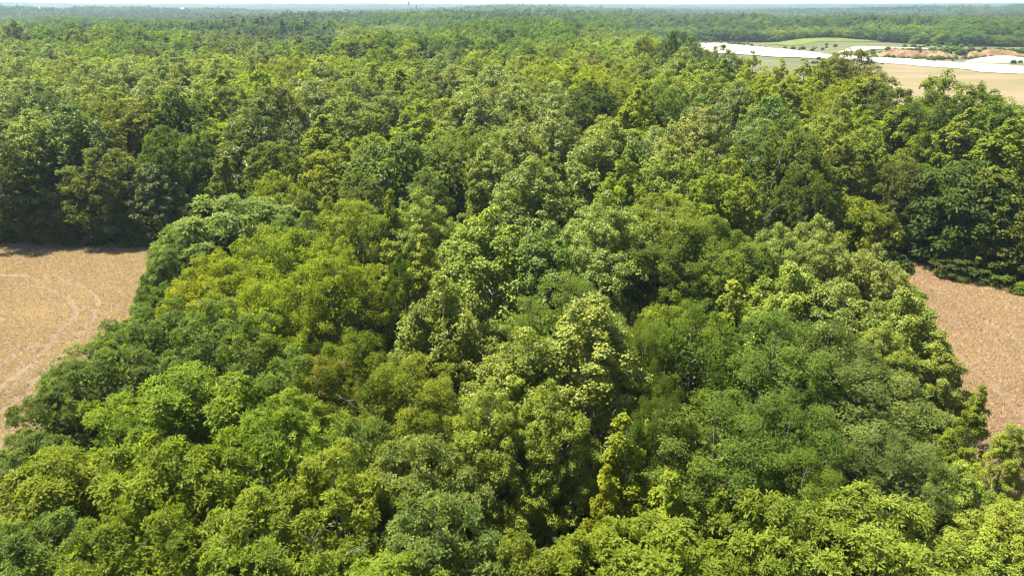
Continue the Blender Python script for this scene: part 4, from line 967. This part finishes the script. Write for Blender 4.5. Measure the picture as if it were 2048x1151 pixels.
trng = np.random.default_rng(77)
ROOTS = []
for i, t in enumerate(TREES):
    x, y, h, w, kd, lod, var, col, label, group = t
    b = trng.normal(1, .06)
    tint = (b * trng.normal(1, .05), b, b * trng.normal(1, .08))
    ROOTS.append(place_tree(i, x, y, h, w, kd, lod, var, trng.uniform(0, 6.28), col, tint, label, group))

# bare grey branches reaching out of some crowns
def dead_branch(parent, tip, base, seed, thick=.05):
    rng = np.random.default_rng(seed)
    J = Joined()
    tip = np.array(tip, float); base = np.array(base, float)
    f = np.linspace(0, 1, 7)[:, None]
    ln = np.linalg.norm(tip - base)
    P = base * (1 - f) + tip * f + np.cumsum(rng.normal(0, .035 * ln, (7, 3)), 0) * f
    J.add(tube(P, thick * (1 - .8 * f[:, 0]), 5))
    for k in range(7):
        j = rng.integers(2, 7); d = nrm((tip - base) / ln + rng.normal(0, .8, 3))
        l2 = ln * rng.uniform(.15, .4)
        Q = P[j] + d * np.linspace(0, l2, 4)[:, None] + np.cumsum(rng.normal(0, .04 * l2, (4, 3)), 0)
        J.add(tube(Q, thick * .4 * np.array([1, .8, .6, .3]), 4))
    me = J.mesh('dead_branch', BARK)
    o = link('dead_branch', me, parent)
    # the branch is laid out in world space: undo the tree's own placement
    bpy.context.view_layer.update()
    o.matrix_parent_inverse = parent.matrix_world.inverted()
    return o
for (ti, base, tip, seed, th) in DEAD:
    dead_branch(ROOTS[ti], tip, base, seed, th * .55)

# ------------------------------------------------------------------ woods too many to count: one mass each, crowns set out by geometry nodes
def crown_collection(name, items):
    c = bpy.data.collections.new(name)
    for i, me in enumerate(items):
        o = bpy.data.objects.new('crown_%02d' % i, me)
        c.objects.link(o)
    return c

def scatter(name, label, pts, scl, rot, idx, col, coll, kind='stuff', cat=None):
    me = bpy.data.meshes.new(name)
    me.vertices.add(len(pts)); me.vertices.foreach_set('co', np.ascontiguousarray(pts, np.float32).ravel())
    def attr(nm, ty, data, key):
        a = me.attributes.new(nm, ty, 'POINT'); a.data.foreach_set(key, np.ascontiguousarray(data).ravel())
    attr('scl', 'FLOAT_VECTOR', np.asarray(scl, np.float32), 'vector')
    r3 = np.zeros((len(pts), 3), np.float32); r3[:, 2] = rot
    attr('rot', 'FLOAT_VECTOR', r3, 'vector')
    attr('idx', 'INT', np.asarray(idx, np.int32), 'value')
    attr('tcol', 'FLOAT_VECTOR', np.asarray(col, np.float32), 'vector')
    o = link(name, me)
    ng = bpy.data.node_groups.new(name, 'GeometryNodeTree')
    ng.interface.new_socket('Geometry', in_out='INPUT', socket_type='NodeSocketGeometry')
    ng.interface.new_socket('Geometry', in_out='OUTPUT', socket_type='NodeSocketGeometry')
    gi = ng.nodes.new('NodeGroupInput'); go = ng.nodes.new('NodeGroupOutput')
    m2p = ng.nodes.new('GeometryNodeMeshToPoints')
    ci = ng.nodes.new('GeometryNodeCollectionInfo'); ci.inputs['Collection'].default_value = coll
    ci.inputs['Separate Children'].default_value = True; ci.inputs['Reset Children'].default_value = True
    iop = ng.nodes.new('GeometryNodeInstanceOnPoints'); iop.inputs['Pick Instance'].default_value = True
    def na(nm, ty):
        n = ng.nodes.new('GeometryNodeInputNamedAttribute'); n.data_type = ty; n.inputs['Name'].default_value = nm
        return n.outputs['Attribute']
    e2r = ng.nodes.new('FunctionNodeEulerToRotation')
    K = ng.links.new
    K(gi.outputs[0], m2p.inputs[0]); K(m2p.outputs[0], iop.inputs['Points']); K(ci.outputs[0], iop.inputs['Instance'])
    K(na('idx', 'INT'), iop.inputs['Instance Index'])
    K(na('rot', 'FLOAT_VECTOR'), e2r.inputs[0]); K(e2r.outputs[0], iop.inputs['Rotation'])
    K(na('scl', 'FLOAT_VECTOR'), iop.inputs['Scale'])
    K(iop.outputs[0], go.inputs[0])
    md = o.modifiers.new('scatter', 'NODES'); md.node_group = ng
    tag(o, label, cat, None, kind)
    return o

def pine_far(seed):
    rng = np.random.default_rng(seed)
    H, M = 20, 1500
    t = rng.uniform(.0, 1, M) ** .9
    tier = np.round(t * 11) / 11
    th = rng.uniform(0, 6.28, M)
    rr = (1 - tier) ** .8 * 3.0 * rng.uniform(.2, 1, M) + .15
    z = (.25 + .75 * (tier + rng.normal(0, .018, M))) * H - rr * .12
    pos = np.stack([rr * np.cos(th), rr * np.sin(th), z], -1)
    d = nrm(np.stack([np.cos(th), np.sin(th), rng.uniform(-.1, .5, M)], -1) + rng.normal(0, .3, (M, 3)))
    n = nrm(np.array([0, 0, 1.]) + rng.normal(0, .4, (M, 3))); n = nrm(n - (n * d).sum(1, keepdims=True) * d)
    V = leaf_quads(pos, d, n, rng.uniform(.6, 1.1, M), rng.uniform(.25, .45, M), np.full(M, .1))
    me = mesh_np('pine', V, np.arange(M * 4).reshape(M, 4), LEAF_FAR)
    me.attributes.new('lv', 'FLOAT', 'FACE').data.foreach_set('value', np.clip(rng.normal(.5, .2, M), 0, 1).astype(np.float32))
    return me

FAR = []
for kd, s in (('pop', 1), ('pop', 2), ('pop', 3), ('oak', 1), ('oak', 2), ('oak', 3), ('oak', 4), ('spi', 1)):
    FAR.append(make_tree(kd, 200 + s, 2, *MID_DIM[kd])[0])
FAR += [pine_far(5), pine_far(6)]
FAR_DIM = [(20, 4.6)] * 3 + [(19, 5.0)] * 4 + [(20, 4.2)] + [(20, 3.1)] * 2
FARCOL = crown_collection('far_crowns', FAR)
PAL = np.array([COLS[c] for c in ('yg', 'mid', 'blue', 'lime', 'pale', 'mid2', 'olivelt', 'middk', 'olive', 'bluedk')])

def wooded(x, y):
    """true where the main forest stands"""
    m = ~inside(x, y, OPEN) & ~inside(x, y, LFIELD) & ~inside(x, y, RFIELD)
    return m

def jgrid(x0, x1, y0, y1, step, rng, jit=.42):
    X, Y = np.meshgrid(np.arange(float(x0), x1, step), np.arange(float(y0), y1, step))
    X[1::2] += step / 2
    X = X.ravel() + rng.uniform(-jit, jit, X.size) * step; Y = Y.ravel() + rng.uniform(-jit, jit, Y.size) * step
    return X, Y

def forest_colours(x, y, rng, far):
    n = len(x)
    patch = fbm(x, y, 90, 41)
    pick = rng.uniform(0, 1, n) * .55 + patch * .75 - .12
    w = np.array([.18, .30, .40, .52, .60, .68, .76, .84, .92, 2.0])
    order = np.array([4, 0, 3, 0, 6, 1, 2, 5, 7, 9])
    ci = order[np.searchsorted(w, np.clip(pick, 0, 1))]
    c = PAL[ci] * rng.normal(1, .10, (n, 1)) * rng.normal(1, .06, (n, 3))
    return np.clip(c, .008, .3)

frng = np.random.default_rng(5)
N_MAIN = 225
TX = np.array([t[0] for t in TREES]); TY = np.array([t[1] for t in TREES]); TW = np.array([t[3] for t in TREES]); TH = np.array([t[2] for t in TREES])
x, y = jgrid(-860, 860, 48, 900, 6.0, frng)
NP = len(x)
r_h, r_w, r_k, r_rot = frng.normal(0, 1, NP), frng.uniform(0, 1, NP), frng.integers(0, 8, NP), frng.uniform(0, 6.28, NP)
r_p, r_c1, r_c3 = frng.uniform(0, 1, NP), frng.normal(0, 1, (NP, 1)), frng.normal(0, 1, (NP, 3))
r_col = forest_colours(x, y, frng, False)
keep = wooded(x, y) & (np.abs(x) < .95 * y + 40) & ((y > 100) | (x > 62))
keep &= ~((y < 260) & (r_p < .3))
for tx, ty, tw in zip(TX, TY, TW):
    keep &= np.hypot(x - tx, y - ty) > tw * .42
x, y, r_h, r_w, r_k, r_rot, r_p, r_c1, r_c3, col = [q[keep] for q in (x, y, r_h, r_w, r_k, r_rot, r_p, r_c1, r_c3, r_col)]
n = len(x)
uu = x / y
stand = smooth(.44, .5, fbm(x, y, 130, 13)) * 5 + smooth(.55, .6, fbm(x + 900, y, 90, 19)) * 4
hh = 14.5 + stand + r_h * 1.4
near = (y < 235)
hh = np.where(near, np.where(y > 122, 18.4, 16.2) + r_h * .9, hh)
ww = np.where(y < 240, 10.5 + 4 * r_w, 9.5 + 5 * r_w)
idx = r_k
TC = np.array([COLS[t[7]] for t in TREES])
nb = np.array([np.argmin(np.hypot(TX[:N_MAIN] - px, TY[:N_MAIN] - py)) if py < 240 else 0 for px, py in zip(x, y)])
col = np.where(near[:, None], TC[nb] * (.95 + .1 * r_c1) * (1 + .05 * r_c3), col)
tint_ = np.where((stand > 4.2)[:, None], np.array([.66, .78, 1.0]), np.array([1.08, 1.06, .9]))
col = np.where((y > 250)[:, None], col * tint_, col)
# a darker stand with some pines
dk = (uu > -.42) & (uu < -.235) & (y > 260) & (y < 560)
col[dk] = np.array([.075, .105, .028]) * (1 + .12 * r_c1[dk])
pine = dk & (r_p > .7)
idx = np.where(pine, 8 + (r_k % 2), idx)
ww = np.where(pine, 7.5, ww); hh = np.where(pine, hh - .5, hh)
# young growth and scrubby gaps in the middle distance
gap = (fbm(x, y, 70, 29) > .64) & (y > 245) & (y < 700)
hh = np.where(gap, hh * .55, hh)
# the wood thins out and drops in height towards the meadow and the quarry
edge_l = (uu > .5) & (y > 110) & (y < 300)
hh = np.where(edge_l, np.minimum(hh, np.maximum(5, 31.0 - .118 * y)), hh)
edge_m = (uu > .27) & (uu <= .5) & (y > 130) & (y < 420)
hh = np.where(edge_m, np.minimum(hh, np.maximum(6, 31.0 - .076 * y)), hh)
rim = (x > 90) & (y > 440)
dq_ = dist_poly(x, y, OPEN)
hh = np.where(rim, hh * (.42 + .58 * smooth(0, 130, dq_)) + 1.5, hh)
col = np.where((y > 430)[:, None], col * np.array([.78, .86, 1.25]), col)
# trees on the rim behind the quarry are bluer and taller
dims = np.array(FAR_DIM)[idx]
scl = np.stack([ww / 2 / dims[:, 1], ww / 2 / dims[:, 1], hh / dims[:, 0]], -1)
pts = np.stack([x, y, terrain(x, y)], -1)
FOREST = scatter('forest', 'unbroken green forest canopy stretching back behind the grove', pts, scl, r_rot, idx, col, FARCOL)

# far woods: patches of many small crowns
def patch_mesh(seed):
    rng = np.random.default_rng(seed)
    X, Y = jgrid(-34, 34, -34, 34, 7.5, rng)
    V, lv = [], []
    for px, py in zip(X, Y):
        hh = rng.normal(18.5, 2.4); w = rng.uniform(3.6, 5.2); tv = rng.uniform(.1, .9)
        m = 46
        v = nrm(rng.normal(size=(m, 3)) + np.array([0, 0, .7])); v[:, 2] = np.abs(v[:, 2]) * rng.choice([1, 1, -.6], m)
        pos = np.array([px, py, hh - 5]) + v * np.array([w, w, 5]) * rng.uniform(.75, 1.05, (m, 1))
        nn = nrm(v + rng.normal(0, .45, (m, 3)) + np.array([0, 0, .3]))
        d = nrm(np.cross(nn, rng.normal(size=(m, 3))))
        V.append(leaf_quads(pos - d * .9, d, nn, rng.uniform(1.5, 2.6, m), rng.uniform(1.3, 2.2, m), np.full(m, .1)))
        lv.append(np.clip(tv + rng.normal(0, .1, m), 0, 1))
    V = np.concatenate(V); M = len(V) // 4
    me = mesh_np('woods', V, np.arange(M * 4).reshape(M, 4), LEAF_FAR)
    me.attributes.new('lv', 'FLOAT', 'FACE').data.foreach_set('value', np.concatenate(lv).astype(np.float32))
    return me
PATCH = crown_collection('far_woods_patches', [patch_mesh(s) for s in range(4)])
x, y = jgrid(-7600, 7600, 880, 8200, 58, frng, .2)
keep = (np.abs(x) < .95 * y + 60)
x, y = x[keep], y[keep]
n = len(x)
col = np.array([.042, .064, .032]) * (.45 + 1.1 * fbm(x, y, 330, 51)[:, None]) * frng.normal(1, .08, (n, 1)) * frng.normal(1, .04, (n, 3))
scatter('distant_forest', 'hazy blue-grey wooded ridges along the horizon', np.stack([x, y, terrain(x, y)], -1),
        np.stack([np.ones(n), np.ones(n), frng.uniform(.9, 1.1, n) * (.70 + .38 * smooth(.4, .6, fbm(x, y, 240, 61)))], -1), frng.integers(0, 4, n) * math.pi / 2, frng.integers(0, 4, n), col, PATCH)

# standing wheat ears over both fields
STRC = crown_collection('straw_tufts', [straw_tuft(i) for i in range(4)])
def ears(name, poly, x0, x1, y0, y1, tracks, base, label, seed, zseed):
    rng = np.random.default_rng(seed)
    x, y = jgrid(x0, x1, y0, y1, .27, rng, .5)
    k = inside(x, y, poly) & (np.abs(x) < 1.05 * y + 20) & (np.abs(x) > .36 * y)
    for w, depth, tr in tracks:
        k &= dist_poly(x, y, tr) > w * 1.05
    x, y = x[k], y[k]
    n = len(x)
    c = np.array(base) * (.8 + .4 * fbm(x, y, 9, seed + 2))[:, None] * rng.normal(1, .10, (n, 1)) * rng.normal(1, .03, (n, 3))
    s = rng.uniform(.8, 1.3, n)
    scatter(name, label, np.stack([x, y, wheat_z(x, y, tracks, zseed) - .08], -1), np.stack([s, s, s], -1), rng.uniform(0, 6.28, n), rng.integers(0, 4, n), c, STRC)
ears('wheat_ears', LFIELD, -128, -24, 22, 102, LT, (.385, .292, .196), 'dense ripe ears covering the left wheat field', 3, 21)
ears('wheat_ears', RFIELD, 24, 112, 22, 95, RT, (.385, .282, .180), 'dense ripe ears covering the right wheat field', 4, 31)

# undergrowth inside the grove and along the forest edges
SHR = [make_tree('oak', 300 + i, 2, 4.0, 2.2)[0] for i in range(3)]
SHRC = crown_collection('shrub_crowns', SHR)
x, y = jgrid(-75, 80, 20, 125, 3.4, frng)
keep = wooded(x, y) & (frng.uniform(size=len(x)) < .55)
x, y = x[keep], y[keep]
n = len(x)
s = frng.uniform(.35, .9, n)
col = PAL[frng.choice([1, 5, 7, 9], n)] * frng.normal(.9, .12, (n, 1))
scatter('undergrowth', 'shaded leafy undergrowth beneath the trees', np.stack([x, y, 0 * x], -1),
        np.stack([s, s, s * frng.uniform(.7, 1.2, n)], -1), frng.uniform(0, 6.28, n), frng.integers(0, 3, n), np.clip(col, .01, 1), SHRC)
# rough margin along both fields
mx, my = [], []
for poly in (LFIELD[1:12], RFIELD[0:5], RFIELD[7:]):
    p = np.array(poly, float); sg = np.hypot(*np.diff(p, axis=0).T); cs_ = np.concatenate([[0], np.cumsum(sg)])
    t = frng.uniform(0, cs_[-1], int(cs_[-1] * 3.2))
    mx.append(np.interp(t, cs_, p[:, 0]) + frng.normal(0, .7, len(t))); my.append(np.interp(t, cs_, p[:, 1]) + frng.normal(0, .7, len(t)))
x, y = np.concatenate(mx), np.concatenate(my)
n = len(x)
s = frng.uniform(.12, .46, n)
scatter('field_margin_weeds', 'rough green weeds along the edges of the wheat fields', np.stack([x, y, 0 * x], -1), np.stack([s, s, s * frng.uniform(.6, 1.1, n)], -1),
        frng.uniform(0, 6.28, n), frng.integers(0, 3, n), PAL[frng.choice([0, 1, 4, 6], n)] * frng.normal(1, .12, (n, 1)), SHRC)
# scattered bushes on the quarry scrub
x, y = jgrid(110, 620, 380, 735, 9, frng)
keep = inside(x, y, OPEN) & ~inside(x, y, SAND_C) & ~inside(x, y, SAND_B) & (fbm(x, y, 30, 71) > .53) & (y > 430) & (((x - MOUND[0]) / 70) ** 2 + ((y - MOUND[1]) / 60) ** 2 > 1)
bl_ = np.array(BANKLINE, float)
bx = frng.uniform(238, 500, 420)
by = np.interp(bx, bl_[:, 0], bl_[:, 1]) + frng.choice([-5, -3, 2, 5, 8, 12], 420) + frng.normal(0, 1.2, 420)
x, y = np.concatenate([x[keep], bx]), np.concatenate([y[keep], by])
n = len(x)
s = frng.uniform(.3, .85, n)
scatter('bushes', 'dark green bushes dotted over the quarry scrub', np.stack([x, y, terrain(x, y)], -1), np.stack([s, s, s * .8], -1), frng.uniform(0, 6.28, n),
        frng.integers(0, 3, n), PAL[frng.choice([1, 2, 5, 7], n)], SHRC)

# ------------------------------------------------------------------ small far things: lattice mast, white farm roofs
def box_vf(cx, cy, cz, sx, sy, sz):
    v = np.array([[i, j, k] for k in (-1, 1) for j in (-1, 1) for i in (-1, 1)], float) * .5 * [sx, sy, sz] + [cx, cy, cz]
    return v, np.array([[0, 2, 3, 1], [4, 5, 7, 6], [0, 1, 5, 4], [2, 6, 7, 3], [0, 4, 6, 2], [1, 3, 7, 5]])

def mast(x, y, h, label):
    e = bpy.data.objects.new('radio_mast', None); COL.objects.link(e); e.location = (x, y, float(terrain(x, y)))
    tag(e, label, 'mast')
    for k in range(3):
        a = k * 2.094
        p0 = np.array([math.cos(a) * 1.6, math.sin(a) * 1.6, 0]); p1 = np.array([math.cos(a) * .5, math.sin(a) * .5, h])
        v, f = tube(np.array([p0, (p0 + p1) / 2, p1]), [.16, .14, .1], 5)
        link('leg', mesh_np('leg', v, f, METAL, True), e)
    J = Joined()
    for i in range(14):
        z0, z1 = h * i / 14, h * (i + 1) / 14
        for k in range(3):
            a, b = k * 2.094, (k + 1) * 2.094
            r0_, r1_ = 1.6 - 1.1 * i / 14, 1.6 - 1.1 * (i + 1) / 14
            J.add(tube(np.array([[math.cos(a) * r0_, math.sin(a) * r0_, z0], [math.cos(b) * r1_, math.sin(b) * r1_, z1]]), [.05, .05], 4))
    link('bracing', J.mesh('bracing', METAL), e)
    v, f = box_vf(0, 0, h + 1.2, 1.6, 1.6, 3.0)
    link('antenna', mesh_np('antenna', v, f, WHITE), e)
mast(-119, 890, 33, 'taller pale lattice radio mast rising from the far woods')
mast(-115.5, 930, 29, 'shorter lattice radio mast right of the taller one')

def farm(x, y, z, sx, sy, h, rz, name, label):
    e = bpy.data.objects.new(name, None); COL.objects.link(e); e.location = (x, y, float(terrain(x, y)) + z); e.rotation_euler[2] = rz
    tag(e, label, 'building')
    v, f = box_vf(0, 0, h / 2, sx, sy, h); link('wall', mesh_np('wall', v, f, WHITE), e)
    o = .6
    v = np.array([[-sx / 2 - o, -sy / 2 - o, h], [sx / 2 + o, -sy / 2 - o, h], [sx / 2 + o, sy / 2 + o, h], [-sx / 2 - o, sy / 2 + o, h], [-sx / 2 - o, 0, h + sy * .3], [sx / 2 + o, 0, h + sy * .3]])
    q = [[0, 1, 5, 4], [2, 3, 4, 5]]
    r_ = link('roof', mesh_np('roof', v, np.array(q), ROOF), e)
    tri = bpy.data.meshes.new('gable'); tri.from_pydata([tuple(v[i]) for i in (0, 4, 3, 1, 2, 5)], [], [(0, 1, 2), (3, 4, 5)]); tri.materials.append(WHITE)
    link('gable', tri, r_)
    for k in range(3):
        v, f = box_vf(-sx * .3 + k * sx * .3, -sy / 2 - .03, h * .5, sx * .1, .1, h * .35)
        link('window', mesh_np('window', v, f, BARK), e)
FARMS = [
 (-1236.5, 2000, 17, 26, 10, 4, 0.1, 'farm_building', 'long white farm roof above the far woods at upper left'),
 (-876.8, 2050, 18, 8, 7, 5, 0.3, 'farm_building', 'tiny white farmhouse gable in the far woods, left one'),
 (-878.0, 2100, 19, 7, 6, 4, 0.3, 'farm_building', 'tiny pale farmhouse gable in the far woods, right one'),
]
for a_ in FARMS: farm(*a_)

# ------------------------------------------------------------------ haze over the whole country
v, f = box_vf(0, 4600, 60, 24000, 14000, 190)
hm, hnt, hout = new_mat('haze')
pv = hnt.nodes.new('ShaderNodeVolumePrincipled')
pv.inputs['Color'].default_value = (.60, .82, 1.0, 1)
pv.inputs['Density'].default_value = 1.15e-4
pv.inputs['Anisotropy'].default_value = 0.2
hnt.links.new(pv.outputs[0], hout.inputs['Volume'])
tag(link('haze', mesh_np('haze', v, f, hm)), 'thin blue summer haze over the land', kind='stuff')
